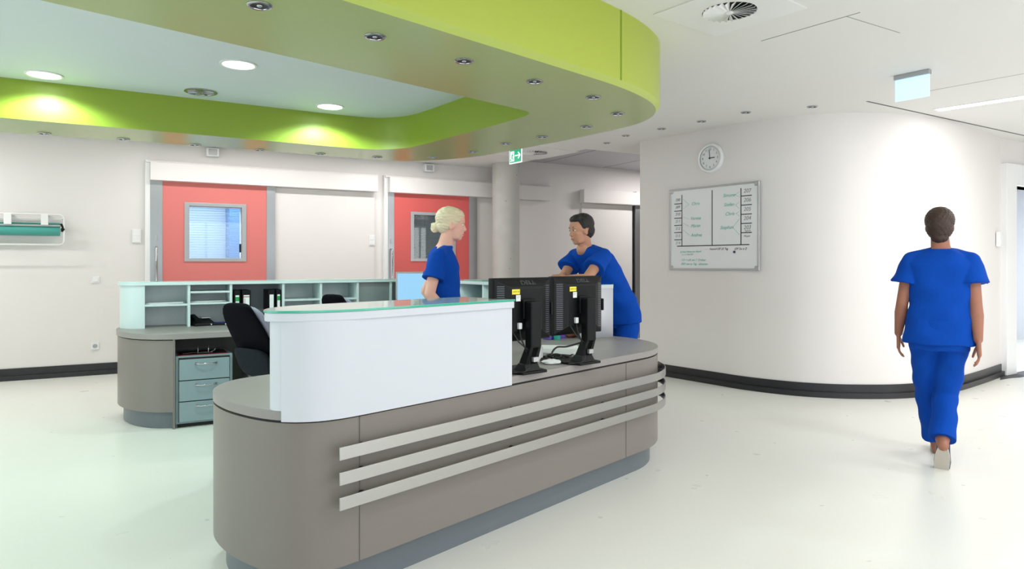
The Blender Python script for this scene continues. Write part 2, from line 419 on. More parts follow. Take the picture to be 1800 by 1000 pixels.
# ceiling panel joints
def joint(name, a, b, z, wdt=.006, m=M_dark):
    a = Vector(a); b = Vector(b); d = (b-a).normalized(); n = Vector((-d.y, d.x))*wdt/2
    return struct(MB().prism([tuple(a-n), tuple(b-n), tuple(b+n), tuple(a+n)], z-.0015, z+.001).build(name, m))
M_jt = mat('joint_grey', srgb(150, 150, 150), .7)
joint('trim_3', (3.261, 6.271), (7.2, 8.73), CZ, .02, M_dark)
joint('trim_4', (1.665, 4.562), (2.06, 4.04), CZ, .008, M_jt)
joint('trim_5', (2.012, 4.106), (2.5, 4.4), CZ, .005, M_jt)
joint('trim_6', (3.597, 5.896), (4.4, 4.84), CZ, .006, M_jt)
joint('trim_7', (-3.39, 4.02), (-2.67, 3.5), 2.67, .004, M_jt)
joint('trim_8', (-2.67, 3.5), (-2.93, 3.86), 2.67, .004, M_jt)

# ------------------------------------------------------------ green ceiling canopy
ou = [(-3.4, -.1), (-2.4, .91), (-1.5, 1.823), (-.635, 2.702), (-.126, 3.218), (.304, 3.654), (.60, 3.96), (.80, 4.21), (.945, 4.46), (1.015, 4.69), (1.02, 4.93), (.93, 5.20), (.66, 5.59), (.301, 6.03), (-.04, 6.42), (-.337, 6.72), (-.80, 6.97), (-1.29, 6.985), (-2.163, 6.47), (-3.153, 5.93), (-4.152, 5.45), (-5.3, 4.85), (-6.1, 4.1), (-6.4, 3.1), (-6.2, 1.8), (-5.5, .5), (-4.5, -.25)]
inn = [(-3.5, 1.063), (-2.6, 1.967), (-1.869, 2.702), (-.911, 3.665), (-.3, 4.28), (-.09, 4.49), (.07, 4.66), (.12, 4.75), (.08, 4.87), (-.095, 5.12), (-.465, 5.60), (-.80, 6.04), (-1.001, 6.22), (-1.258, 6.28), (-1.542, 6.16), (-1.949, 5.92), (-2.857, 5.37), (-3.664, 4.90), (-4.6, 4.3), (-5.1, 3.5), (-5.2, 2.6), (-4.8, 1.6), (-4.2, 1.05)]
OU = catmull(ou, 6, True); IN = catmull(inn, 6, True); SZ = 2.379; IZ = 2.67
can = thing('ceiling_canopy', (-1.8, 4, SZ), 0, 'large lime green dropped ceiling ring with rounded corners above the desk', 'ceiling canopy')
def shift(L): return [Vector((p[0]+1.8, p[1]-4)) for p in L]
OUs, INs = shift(OU), shift(IN); OUi = inset(OUs, .028)
flat_with_holes('soffit', [tuple(p) for p in OUi], [[tuple(p) for p in INs]], 0, M_soff, can)
# lower edge strip, slightly bevelled
m = MB(); m.rings([[(p.x, p.y, 0) for p in OUi], [(p.x, p.y, .030) for p in OUs]], cap=False, smooth=True)
m.build('edge_strip', mat('pale_lime_edge', srgb(176, 192, 92), .4), can, recalc=False)
m = MB(); m.rings([[(p.x, p.y, .030) for p in OUs], [(p.x, p.y, CZ-SZ) for p in OUs]], cap=False, smooth=True)
m.build('outer_fascia', M_green, can, recalc=False)
m = MB(); m.rings([[(p.x, p.y, 0) for p in INs[::-1]], [(p.x, p.y, IZ-SZ) for p in INs[::-1]]], cap=False, smooth=True)
m.build('inner_fascia', M_greenin, can, recalc=False)
m = MB()
seam = Vector((.622+1.8, 3.983-4)); 
i = min(range(len(OUs)), key=lambda k: (OUs[k]-seam).length); tdir = (OUs[(i+1) % len(OUs)]-OUs[i-1]).normalized(); nn = Vector((tdir.y, -tdir.x))
c = OUs[i]; m.prism([tuple(c-tdir*.006-nn*.002), tuple(c+tdir*.006-nn*.002), tuple(c+tdir*.006+nn*.003), tuple(c-tdir*.006+nn*.003)], .03, CZ-SZ)
m.build('fascia_joint', mat('dark_lime', srgb(120, 150, 20), .5), can)
ceil2 = flat_with_holes('ceiling', [tuple(p) for p in IN], [], IZ, M_in, th=.02); struct(ceil2)

# recessed spotlights, off
def spot_proto(loc, label, group):
    t = thing('recessed_spotlight', loc, 0, label, 'spotlight', group)
    m = MB(); m.lathe([(.049, .0), (.05, -.004), (.045, -.009), (.036, -.008), (.034, 0)], 32, cap=False); m.build('trim_ring', M_chrome, t)
    m = MB(); m.lathe([(.034, -.006), (.028, -.003), (.001, -.0015)], 24, cap=False); m.build('reflector', M_dark, t)
    m = MB(); m.ball((0, 0, -.004), .012, .012, .008); m.build('bulb', M_chrome, t)
    return t
ringf = [(-1.017, 2.75), (-.629, 3.13), (-.246, 3.509), (.13, 3.905), (.51, 4.28), (.737, 4.754)]
ringb = [(-3.759, 5.487), (-3.267, 5.74), (-2.793, 6.017), (-2.322, 6.291), (-1.831, 6.521), (-1.33, 6.733), (-.78, 6.733), (-.367, 6.388), (-.055, 5.96), (.249, 5.636), (.569, 5.212)]
ordn = ['first', 'second', 'third', 'fourth', 'fifth', 'sixth', 'seventh', 'eighth', 'ninth', 'tenth', 'eleventh']
P0 = None
for L, txt in ((ringf, 'chrome spotlight in green canopy underside, %s from the left along its near edge'), (ringb, 'chrome spotlight in green canopy underside, %s from the left along its far edge')):
    for k, p in enumerate(L):
        if P0 is None: P0 = spot_proto((p[0], p[1], SZ), txt % ordn[k], 'spotlights in the green canopy')
        else: dup(P0, (p[0], p[1], SZ), 0, txt % ordn[k])
ceils = [(1.176, 8.451), (1.326, 7.959), (1.655, 7.552), (1.986, 7.156), (2.303, 6.723), (2.85, 6.477)]
for k, p in enumerate(ceils):
    r = dup(P0, (p[0], p[1], CZ), 0, 'small dark spotlight in white ceiling before curved wall, %s from the left' % ordn[k]); r['group'] = 'spotlights in the white ceiling'

# lit round downlights inside the canopy
def downlight(loc, label, lit=True, power=30):
    t = thing('round_downlight', loc, 0, label, 'downlight', 'round downlights inside the canopy')
    m = MB(); m.lathe([(.118, 0), (.12, -.006), (.108, -.010), (.10, -.006), (.098, 0)], 40, cap=False); m.build('trim_ring', M_pvc if lit else M_chrome, t)
    m = MB(); m.lathe([(.10, -.004), (.001, -.004)], 40, cap=False); m.build('diffuser', M_lamp if lit else M_chrome, t)
    if not lit:
        m = MB()
        for k in range(8):
            a = k*pi/4; m.box(.02, .1, -.003, .003, -.012, -.004, Matrix.Rotation(a, 4, 'Z'))
        m.build('louvre', M_alu, t)
        return t
    l = bpy.data.lights.new('downlight_beam', 'SPOT'); l.energy = power; l.spot_size = radians(150); l.spot_blend = .35; l.shadow_soft_size = .06; l.color = (.76, 1, .92)
    o = bpy.data.objects.new('downlight_beam', l); COL.objects.link(o); o.parent = t; o.location = (0, 0, -.02)
    return t
downlight((-3.314, 4.833, IZ), 'lit round downlight at far left inside the green canopy', power=58)
downlight((-1.837, 4.583, IZ), 'lit round downlight in middle of the ceiling inside the green canopy', power=58)
downlight((-1.552, 5.82, IZ), 'lit round downlight near far right corner inside the green canopy', power=58)
downlight((-2.423, 5.316, IZ), 'unlit chrome louvred downlight beside the green inner band', lit=False)
downlight((-3.35, 2.35, IZ), 'lit round downlight inside the canopy beyond the left frame edge', power=58)

# swirl air diffusers
def diffuser(loc, rz, label, R=.17, plate=.3):
    t = thing('swirl_diffuser', loc, rz, label, 'air diffuser')
    hole = [(R*cos(2*pi*i/48), R*sin(2*pi*i/48)) for i in range(48)]
    flat_with_holes('plate', [(-plate, -plate), (plate, -plate), (plate, plate), (-plate, plate)], [hole], -.006, M_pvc, t, th=.005)
    m = MB(); m.lathe([(R, -.002), (.001, -.001)], 48, cap=False); m.build('plenum', M_blk2, t)
    m = MB()
    for k in range(24):
        a = 2*pi*k/24
        M = Matrix.Rotation(a, 4, 'Z') @ Matrix.Translation((0, 0, -.010)) @ Matrix.Rotation(radians(34), 4, 'X')
        P = [(.02, -.004), (R-.004, -.016), (R-.004, .016), (.02, .004)]
        v = [m.bm.verts.new(M @ Vector((x, y, 0))) for x, y in P]; v2 = [m.bm.verts.new(M @ Vector((x, y, .0015))) for x, y in P]
        m.face(v); m.face(v2[::-1])
        for i in range(4): m.face([v[i], v[(i+1) % 4], v2[(i+1) % 4], v2[i]])
    m.build('blades', M_pvc, t)
    m = MB(); m.lathe([(.022, -.016), (.022, -.004)], 24); m.build('hub', M_pvc, t)
    return t
diffuser((1.278, 4.015, CZ), radians(-52), 'round swirl air diffuser in white ceiling at top of the view', .155, .31)
diffuser((.307, 9.196, CZ), radians(-52), 'distant swirl air diffuser in ceiling beside the green exit sign', .17, .42)

# linear ceiling light at right, then hidden ones added to brighten the room
def linear(p, d, L, label, power, grp='linear ceiling lights'):
    d = Vector(d).normalized(); rz = atan2(d.y, d.x)
    t = thing('linear_ceiling_light', (p[0], p[1], CZ), rz, label, 'ceiling light', grp)
    m = MB(); m.box(-.02, L+.02, -.075, -.06, -.006, 0); m.box(-.02, L+.02, .06, .075, -.006, 0); m.box(-.02, 0, -.06, .06, -.006, 0); m.box(L, L+.02, -.06, .06, -.006, 0); m.build('frame', M_pvc, t)
    m = MB(); m.box(0, L, -.06, .06, -.003, -.001); m.build('diffuser', M_tube, t)
    a = area('linear_light_glow', (L/2+(.3 if L > 4 else 0), 0, -.012), (0, 0, 0), L-(.6 if L > 4 else 0), .12, power, (1, .98, .965)); a.parent = t
    return t
linear((4.125, 6.62), (.605, -.70), 4.6, 'bright linear recessed ceiling light at far right', 75)
linear((3.3, 2.6), (.605, -.796), 3.0, 'added unseen linear fill light behind the view on the right', 50)  # from here on, added lamps out of view
linear((.6, 1.6), (.7, .71), 2.4, 'added unseen linear fill light above and behind the viewpoint', 14)
_q = W(-2.6, 1.2); linear(tuple(_q), EB, 2.4, 'added unseen linear fill light beyond the left frame edge near back wall', 34)
_q = W(1.3, .9); linear(tuple(_q), EB, 2.2, 'added unseen wall washer above canopy level before first coral door', 15)  # added washers above the canopy, brightening the back wall
_q = W(3.9, .9); linear(tuple(_q), EB, 1.1, 'added unseen wall washer above canopy level before second coral door', 14)
_q = W(8.6, 1.0); _l = linear(tuple(_q), EB, 1.8, 'added linear fill light in rear corridor hidden behind the curved wall', 32); _l.location.z = TZ  # added lamp, hidden, brightening the rear corridor

# ------------------------------------------------------------ sliding doors in the back wall (local x = along wall)
def wt(name, s, z, label, cat, group=None, kind=None, d=0): p = W(s, d); return thing(name, (p.x, p.y, z), RB, label, cat, group, kind)
def sliding(n, s0, hs1, strips, red, wpanel, label, win=None, frame_l=True, see=True):
    t = wt('door_%d' % n, s0, 0, label, 'door', kind='structure'); X = lambda s: s-s0
    if frame_l:
        m = MB(); m.box(X(strips[0][0])-.055, X(strips[0][0]), -.07, 0, 0, 2.60); m.build('door_frame', M_pvc, t, bevel=.003)
    m = MB(); m.box(X(strips[0][0]) if frame_l else X(s0), X(hs1), -.16, -.03, 2.345, 2.565); m.box(X(strips[0][0])-(.05 if frame_l else 0), X(hs1)+.02, -.10, 0, 2.565, 2.59); m.build('header_box', M_wall, t, bevel=.004)
    for a, b in strips:
        m = MB(); m.box(X(a), X(b), -.072, -.0, 0, 2.345); m.build('steel_strip', M_steelv, t, bevel=.002)
    if red:
        m = MB(); h = [(X(win[0])-.01, X(win[1])+.01, win[2]-.01, win[3]+.01)] if win else []
        holed(m, X(red[0]), X(red[1]), .01, 2.35, h, -.066, -.002); m.build('door_leaf', M_coral if n == 1 else M_coral2, t)
    if wpanel:
        m = MB(); m.box(X(wpanel[0]), X(wpanel[1]), -.03, 0, .0, 2.34); m.build('pocket_cover', M_wall, t)
    if win:
        fr = holed(MB(), X(win[0])-.055, X(win[1])+.055, win[2]-.045, win[3]+.045, [(X(win[0]), X(win[1]), win[2], win[3])], -.078, -.06).build('window_frame', M_alu, t, bevel=.003)
    # pull handle and lock
    hx = X((strips[0][0]+strips[0][1])/2)
    m = MB(); m.tube([(hx, -.075, 1.53), (hx, -.11, 1.53), (hx, -.13, 1.51), (hx, -.13, 1.0), (hx, -.13, .7), (hx, -.11, .68), (hx, -.075, .68)], .011); m.build('door_handle', M_chrome, t)
    m = MB(); m.box(hx-.014, hx+.014, -.078, -.072, 1.61, 1.68); m.build('lock', M_alu, t, bevel=.003)
    return t, X
d1, X = sliding(1, 1.44, 4.35, [(1.495, 1.63), (2.857, 2.966)], (1.63, 2.857), (2.966, 4.335), 'coral sliding door with steel edges and lit blue window', win1)
m = MB(); a, b, c, d = win1; m.box(X(a), X(b), -.04, -.034, c, d); m.build('window_pane', M_glass, d1)
m = MB()
for k in range(21):
    z = c+.015+k*.031
    m.box(X(a)+.005, X(b)-.03, .012, .032, z, z+.003)
for xx in (X(a)+.12, X(b)-.16): m.box(xx, xx+.002, .02, .022, c, d)
m.build('blind', M_slatw, d1)
m = MB(); m.box(X(b)-.028, X(b)-.008, -.06, -.04, 1.47, 1.58); m.build('blind_knob', M_blk, d1, bevel=.003)
d2, X2 = sliding(2, 4.41, 7.26, [(4.526, 4.621), (5.821, 5.957)], (4.621, 5.821), (5.957, 7.24), 'coral sliding door with dark grey window behind the blond woman', (4.925, 5.54, 1.40, 2.04))
m = MB(); m.box(X2(4.925), X2(5.54), -.05, -.044, 1.40, 2.04); m.build('window_pane', M_glass, d2)
m = MB()
for k in range(32):
    z = 1.40+k*.02; m.box(X2(4.925), X2(5.54), -.034, -.031, z, z+.0185)
for xx in (X2(5.1), X2(5.36)): m.box(xx, xx+.003, -.037, -.034, 1.40, 2.04)
m.build('blind', M_slatg, d2)
d3, X3 = sliding(3, 7.905, 10.6, [(9.07, 9.20)], None, (7.95, 9.03), 'third sliding door partly hidden behind the curved wall', None, frame_l=False)
for o in list(d3.children):
    if o.name.startswith(('door_handle', 'lock')): bpy.data.objects.remove(o)
m = MB(); m.box(X3(9.03), X3(9.07), -.02, 0, 0, 2.34); m.build('door_gap', M_gap, d3)
m = MB(); m.box(X3(9.20), X3(10.4), -.06, 0, 0.01, 2.34); m.build('door_leaf', M_pvc, d3)
# lit treatment room behind the first door
m = MB(); m.box(.2, 4.2, 2.2, 2.3, 0, TZ); m.box(.1, .2, .15, 2.3, 0, TZ); m.box(4.2, 4.3, .15, 2.3, 0, TZ)
struct(WBL(m.build('wall_treatment_room', M_skyl)))
m = MB(); m.box(.1, 4.3, .15, 2.3, 2.7, 2.75); struct(WBL(m.build('ceiling_treatment_room', M_skyl)))
p = W(2.0, -1.0); area('treatment_room_light', (p.x, p.y, 2.68), (0, 0, RB), 2.0, .8, 50, (.86, .93, 1))
t = wt('tall_cabinet', 2.95, 0, 'tall blue cabinet seen through the window of first coral door', 'cabinet', d=-1.9)
m = MB(); m.box(-.35, .5, -.25, .25, .08, 2.5); m.build('carcass', M_dkblue, t, bevel=.01)
m = MB(); m.box(-.33, .07, -.262, -.25, .1, 2.48); m.build('cabinet_door', M_dkblue, t); m = MB(); m.box(.08, .48, -.262, -.25, .1, 2.48); m.build('cabinet_door', M_dkblue, t)
m = MB(); m.box(-.3, .45, -.22, .22, 0, .08); m.build('plinth', M_dark, t)
t = wt('operating_lamp', 1.62, 0, 'round lamp head seen through upper corner of first coral door window', 'lamp', d=-1.6)
m = MB(); m.cyl((0, 0, 2.7), (0, 0, 2.25), .02); m.cyl((0, 0, 2.25), (.12, 0, 2.1), .016); m.build('arm', M_alu, t)
m = MB(); m.ball((.16, -.02, 2.08), .14, .14, .06, rot=Euler((1.2, 0, 0)).to_matrix()); m.build('lamp_head', M_pvc, t)

# small wall devices
def plate(name, s, z, wd, ht, label, cat, dpt=.012, extra=None):
    t = wt(name, s, z, label, cat)
    m = MB(); m.box(-wd/2, wd/2, -dpt, 0, -ht/2, ht/2); m.build('cover_plate', M_pvc, t, bevel=.003)
    return t
t = plate('intercom_panel', 1.35, 1.662, .095, .165, 'white wall panel just left of the first coral door', 'wall panel', .02)
for z in (.04, -.04):
    m = MB(); m.box(-.038, .038, -.024, -.02, z-.034, z+.034); m.build('button', M_pvc, t, bevel=.002)
t = plate('intercom_panel', 4.30, 1.656, .085, .15, 'white wall panel between the two coral doors', 'wall panel', .045)
for z in (.036, -.036):
    m = MB(); m.box(-.034, .034, -.05, -.045, z-.03, z+.03); m.build('button', M_pvc, t, bevel=.002)
t = plate('light_switch', .92, 1.137, .085, .085, 'white light switch on left wall below the paper roll', 'switch')
m = MB(); m.box(-.03, .03, -.018, -.012, -.03, .03); m.build('rocker', M_pvc, t, bevel=.004)
t = plate('power_socket', .916, .343, .085, .085, 'white power socket low on left wall near black skirting', 'socket')
m = MB(); m.cyl((0, -.0125, 0), (0, -.0145, 0), .026); m.build('socket_face', M_alu, t)
m = MB(); m.cyl((-.01, -.0146, 0), (-.01, -.016, 0), .004); m.cyl((.01, -.0146, 0), (.01, -.016, 0), .004); m.build('socket_holes', M_blk, t)
for s, lb in ((2.202, 'small white indicator lamp above first coral door'), (5.162, 'small white indicator lamp above second coral door')):
    t = wt('indicator_lamp', s, 2.745, lb, 'indicator lamp')
    m = MB(); m.box(-.075, .075, -.09, 0, -.055, .055); m.build('housing', M_pvc, t, bevel=.008)
    m = MB(); m.box(-.05, .05, -.096, -.09, -.038, .038); m.build('lens', M_alu, t, bevel=.003)
# right wall panel beside the right doorway
kp = cpath[-3]; t = thing('intercom_panel', (kp.x+.02, kp.y-.02, 1.61), radians(40), 'white wall panel beside the doorway at far right', 'wall panel')
m = MB(); m.box(-.05, .05, -.02, .02, -.085, .085); m.build('cover_plate', M_pvc, t, bevel=.003)
m = MB(); m.box(-.035, .035, -.024, -.02, .01, .07); m.build('button', M_pvc, t); m = MB(); m.box(-.035, .035, -.024, -.02, -.07, -.01); m.build('button', M_pvc, t)

# paper roll dispenser at far left
t = wt('paper_roll_dispenser', -.6, 1.54, 'wall dispenser with teal paper roll in white wire frame', 'paper dispenser')
L = 1.22
def frame_path(y): 
    r = .05; pts = []
    for a in range(0, 91, 15): pts.append((L-r+r*sin(radians(a)), y, r-r*cos(radians(a))))
    for a in range(0, 91, 15): pts.append((L-r+r*cos(radians(a)), y, .345-r+r*sin(radians(a))))
    return [(0, y, 0)]+pts+[(0, y, .345)]
m = MB(); m.tube(frame_path(-.20), .008); m.build('wire_frame', M_pvc, t)
m = MB(); m.tube([(0, -.03, .30), (L-.02, -.03, .30)], .006); m.tube([(0, -.03, .02), (L-.02, -.03, .02)], .006); m.tube([(L-.02, -.03, .3), (L-.02, -.2, .3)], .005); m.build('rear_rail', M_pvc, t)
m = MB(); m.cyl((-.1, -.12, .165), (L-.045, -.12, .165), .062, seg=32); m.build('paper_roll', M_paperroll, t)
m = MB(); m.cyl((-.1, -.07, .235), (L-.045, -.07, .235), .02, seg=20); m.build('spare_roll', M_paperroll, t)
m = MB(); m.box(-.1, L-.03, -.185, -.165, .21, .228); m.build('tear_bar', M_alu, t)
for x in (.66, 1.00):
    m = MB(); m.box(x, x+.07, -.21, -.19, .225, .345); m.box(x, x+.07, -.2, 0, .33, .345); m.build('bracket', M_pvc, t, bevel=.004)
m = MB(); m.tube([(L-.03, -.19, .24), (L-.01, -.2, .2), (L-.02, -.2, .15)], .012); m.ball((L-.012, -.2, .178), .02); m.build('end_knob', M_blk, t)

# concrete column
t = thing('concrete_column', (-.09, 10.25, 0), 0, 'round raw concrete column between the second coral door and the man', 'column')
m = MB(); m.lathe([(.205, 0), (.205, CZ)], 48); m.build('shaft', M_conc, t)

# ------------------------------------------------------------ clock and whiteboard on the curved wall
RC = atan2(CD.y, CD.x); CN = Vector((-CD.y, CD.x))  # CN points into the wall
if CN.y < 0: CN = -CN
def cw(s): p = C0+CD*s; return p
p = cw(1.052); t = thing('wall_clock', (p.x, p.y, 2.49), RC, 'round white wall clock above the whiteboard', 'clock')
def yl(prof, seg=48, cap=False):
    m = MB(); m.rings([[(r*cos(2*pi*i/seg), y, r*sin(2*pi*i/seg)) for i in range(seg)] for r, y in prof], cap=cap); return m
yl([(.160, 0), (.163, -.03), (.155, -.045), (.14, -.047), (.132, -.036)]).build('rim', M_pvc, t)
yl([(.132, -.030), (.001, -.0305)]).build('dial', M_board, t)
yl([(.137, -.036), (.132, -.0365), (.131, -.030)]).build('inner_ring', M_dark, t)
for k in range(1, 13):
    a = radians(90-30*k); text('numeral', str(k), .034, M_grink, t, (.098*cos(a), -.032, .098*sin(a)))
m = MB()
for k in range(60):
    a = 2*pi*k/60; M = Matrix.Rotation(-a, 4, 'Y'); m.box(.120, .127, -.033, -.031, -.0008, .0008, M)
m.build('minute_marks', M_grink, t)
def hand(a, L, wd, y, m_): 
    m = MB(); m.box(-.015, L, y, y+.001, -wd, wd, Matrix.Rotation(-radians(a), 4, 'Y')); return m
hand(95, .095, .0035, -.036, 0).build('minute_hand', M_ink, t)
hand(2, .065, .0045, -.038, 0).build('hour_hand', M_ink, t)
yl([(.008, -.04), (.001, -.041)]).build('centre_cap', M_ink, t)

BW, BH = 1.16, .915; p = cw(.486); t = thing('whiteboard', (p.x, p.y, 1.262), RC, 'whiteboard with black grid lines and green handwriting on the curved wall', 'whiteboard')
m = MB(); m.box(0, BW, -.018, -.002, 0, BH); m.build('board_surface', M_board, t)
m = MB(); m.box(-.008, BW+.008, -.026, -.0, -.008, .012); m.box(-.008, BW+.008, -.026, 0, BH-.012, BH+.008); m.box(-.008, .012, -.026, 0, -.008, BH+.008); m.box(BW-.012, BW+.008, -.026, 0, -.008, BH+.008); m.build('frame', M_alu, t, bevel=.004)
for x in (0, BW-.035):
    for z in (0, BH-.03): 
        m = MB(); m.box(x-.01, x+.045, -.029, 0, z-.01, z+.04); m.build('corner_cap', M_alu, t, bevel=.008)
y0 = -.0192
m = MB(); zb = .265
m.box(.10, BW-.11, y0, -.0178, zb-.005, zb+.005)
m.box(.165, .175, y0, -.0178, zb, BH-.06); m.box(.58, .59, y0, -.0178, zb, BH-.04); m.box(BW-.215, BW-.205, y0, -.0178, zb, BH-.05)
for k in range(6): z = BH-.16-k*.083; m.box(.06, .17, y0, -.0178, z-.0045, z+.0045)
for k in range(5): z = BH-.135-k*.097; m.box(BW-.21, BW-.08, y0, -.0178, z-.0045, z+.0045)
m.build('black_tape', M_ink, t)
def wr(s, x, z, size=.05, m_=M_gink, sh=.35): text('handwriting', s, size, m_, t, (x, y0, z), shear=sh)
for k, s in enumerate(('207', '206', '205', '204', '203')): wr(s, BW-.135, BH-.085-k*.096, .058, M_grink, .2)
wr('202', BW-.135, .40, .05, M_grink, .2); wr('Meyer', BW-.14, .355, .03, M_grink); 
for k, s in enumerate(('208', '209', '210', '211', '212', '213', '214')): wr(s, .11, BH-.115-k*.083, .045, M_grink, .2)
for s, x, z in (('Chris', .36, .74), ('Verena', .36, .575), ('Maren', .36, .49), ('Andrea', .37, .385)): wr(s, x, z, .05)
for s, x, z in (('Simone', .80, .80), ('Stefan', .80, .70), ('Chris', .81, .60), ('Stephan', .77, .455)): wr(s, x, z, .052)
wr('Notruf OP 23 Tag', .67, .225, .032, M_ink, .3); wr('OP 5x o Z', .945, .222, .034, M_ink, .3)
wr('a) neue Dienst am Abend', .29, .20, .028); wr('o. z. d. Ruf 241', .25, .168, .026)
wr('131 + z.B. am 7. Ordner', .33, .105, .034); wr('2021 am zu Tag - absetzen', .34, .06, .034)
m = MB()
for (a, b) in (((.19, .80), (.27, .74)), ((.19, .69), (.27, .74)), ((.19, .60), (.27, .57)), ((.19, .53), (.27, .49)), ((.19, .45), (.28, .385)), ((BW-.23, .83), (BW-.28, .80)), ((BW-.23, .77), (BW-.28, .80)), ((BW-.23, .72), (BW-.28, .69)), ((BW-.23, .65), (BW-.28, .69)), ((BW-.23, .62), (BW-.27, .60)), ((BW-.23, .57), (BW-.27, .60)), ((BW-.23, .54), (BW-.31, .455)), ((BW-.23, .37), (BW-.31, .455))):
    m.tube([(a[0], -.0185, a[1]), (b[0], -.0185, b[1])], .0012, 4)
m.build('green_bracket_lines', M_gink, t)
tm = thing('board_magnet', tuple(cw(.486+.87)-CN*.018)+(1.262+.19,), RC, 'small dark blue magnet on lower whiteboard', 'magnet')
m = MB(); m.cyl((0, 0, 0), (0, -.008, 0), .013); m.build('disc', mat('navy_magnet', srgb(30, 30, 80), .4), tm)
m = MB()
for k, x in enumerate((.2, .33, .46)): pass

# ------------------------------------------------------------ exit signs
def exit_sign(p, q, label, green):
    p = Vector(p); q = Vector(q); d = q-p; L = d.length; rz = atan2(d.y, d.x)
    t = thing('exit_sign', (p.x, p.y, CZ), rz, label, 'exit sign')
    m = MB(); m.box(-.005, L+.005, -.025, .025, -.035, 0); m.build('mounting_rail', M_alu, t, bevel=.004)
    H = .17 if not green else .19
    m = MB(); m.box(0, L, -.004, .004, -.035-H, -.035); m.build('plate', M_signp if not green else M_signw, t)
    if green:
        m = MB(); m.box(.012, L-.012, -.0065, -.004, -.035-H+.012, -.047); m.build('green_field', M_signg, t)
        z0 = -.035-H
        m = MB()
        # doorway, running figure and arrow
        m.box(.03, .105, -.008, -.0065, z0+.03, z0+.155)
        m.build('door_symbol', M_signw, t)
        m = MB(); Y0, Y1 = -.0095, -.008
        m.cyl((.082, Y0, z0+.135), (.082, Y1, z0+.135), .010, seg=12)
        def bar(a, b, r): 
            a = Vector((a[0], 0, a[1])); b = Vector((b[0], 0, b[1])); dd = b-a; M = Matrix.Translation((a.x, 0, z0+a.z)) @ Matrix.Rotation(-atan2(dd.z, dd.x), 4, 'Y'); m.box(0, dd.length, Y0, Y1, -r, r, M)
        bar((.075, .12), (.06, .08), .009); bar((.06, .08), (.085, .06), .006); bar((.085, .06), (.08, .035), .006); bar((.06, .08), (.045, .05), .006); bar((.045, .05), (.028, .05), .005); bar((.075, .115), (.1, .1), .004); bar((.07, .115), (.045, .1), .004)
        m.build('running_figure', M_signg, t)
        m = MB(); z = z0+.095
        bar((.125, .095), (L-.035, .095), .007); bar((L-.028, .095), (L-.072, .135), .008); bar((L-.028, .095), (L-.072, .055), .008)
        m.build('arrow', M_signw, t)
    return t
exit_sign((3.05, 5.43), (3.20, 5.23), 'blank pale blue edge lit sign hanging from ceiling at right', False)
exit_sign((-.03, 8.75), (.125, 8.54), 'green exit sign with running figure and arrow in front of concrete column', True)

# ------------------------------------------------------------ front reception desk
OD = Vector((-.543, 2.831)); UD = Vector((.6707, .7417)).normalized(); VD = Vector((-UD.y, UD.x)); RD = atan2(UD.y, UD.x)
desk = thing('reception_desk', (OD.x, OD.y, 0), RD, 'taupe front reception desk with rounded ends, steel rails and white raised counter', 'reception desk')
VB = .97; WT0, WT1 = .729, .767
left = [Vector(p) for p in ((-.03, VB), (-.14, .955), (-.24, .905), (-.335, .80), (-.395, .67), (-.425, .52), (-.43, .38), (-.415, .24), (-.375, .125), (-.30, .045), (-.20, .008), (-.08, 0))]
left = catmull([tuple(p) for p in left], 4)
right = arc(2.06, .68, .68, -90, 20, 22)
dout = left+[Vector((x, 0)) for x in (.3, .8, 1.3, 1.8)]+right+[Vector((2.70, VB))]
MB().prism([tuple(p) for p in dout], WT0, WT1, smooth=True).build('worktop', M_top, desk, bevel=.002)
MB().prism([tuple(p) for p in inset(dout, .012)], WT0-.010, WT0).build('shadow_gap', M_gap, desk)
body = dout
MB().ribbon([tuple(p) for p in inset(body, .002)], .03, .1375, WT0-.010).build('front_panel', M_taupe, desk)
MB().ribbon([tuple(p) for p in inset(body, .055)], .03, 0, .1375).build('plinth', M_plinth, desk)
for u in (-.105, 1.86):
    m = MB(); m.box(u-.0009, u+.0009, -.0006, .01, .1375, .719); m.build('panel_joint', mat('joint_brown', srgb(116, 109, 102), .6), desk)
m = MB(); m.box(-.06, 2.3, .86, .88, .10, .719); m.build('inner_panel', M_taupe, desk)
# rails
def railpath(off):
    return [Vector((u, -off)) for u in (-.233, .2, .7, 1.2, 1.7, 1.95)]+arc(2.06, .68, .68+off, -90, 10, 24)
for z1 in (.628, .531, .434):
    r = MB().ribbon([tuple(p) for p in railpath(.052)], .006, z1-.05, z1).build('steel_rail', M_steel, desk, bevel=.001)
    m = MB()
    for P, n in ((Vector((-.1, 0)), Vector((0, -1))), (Vector((.8, 0)), Vector((0, -1))), (Vector((1.6, 0)), Vector((0, -1))))+tuple((Vector((2.06+.68*cos(radians(a)), .68+.68*sin(radians(a)))), Vector((cos(radians(a)), sin(radians(a))))) for a in (-45, -12)):
        b = P+n*.047; m.cyl((P.x, P.y, z1-.025), (b.x, b.y, z1-.025), .014)
    m.build('bracket', M_gap, r)
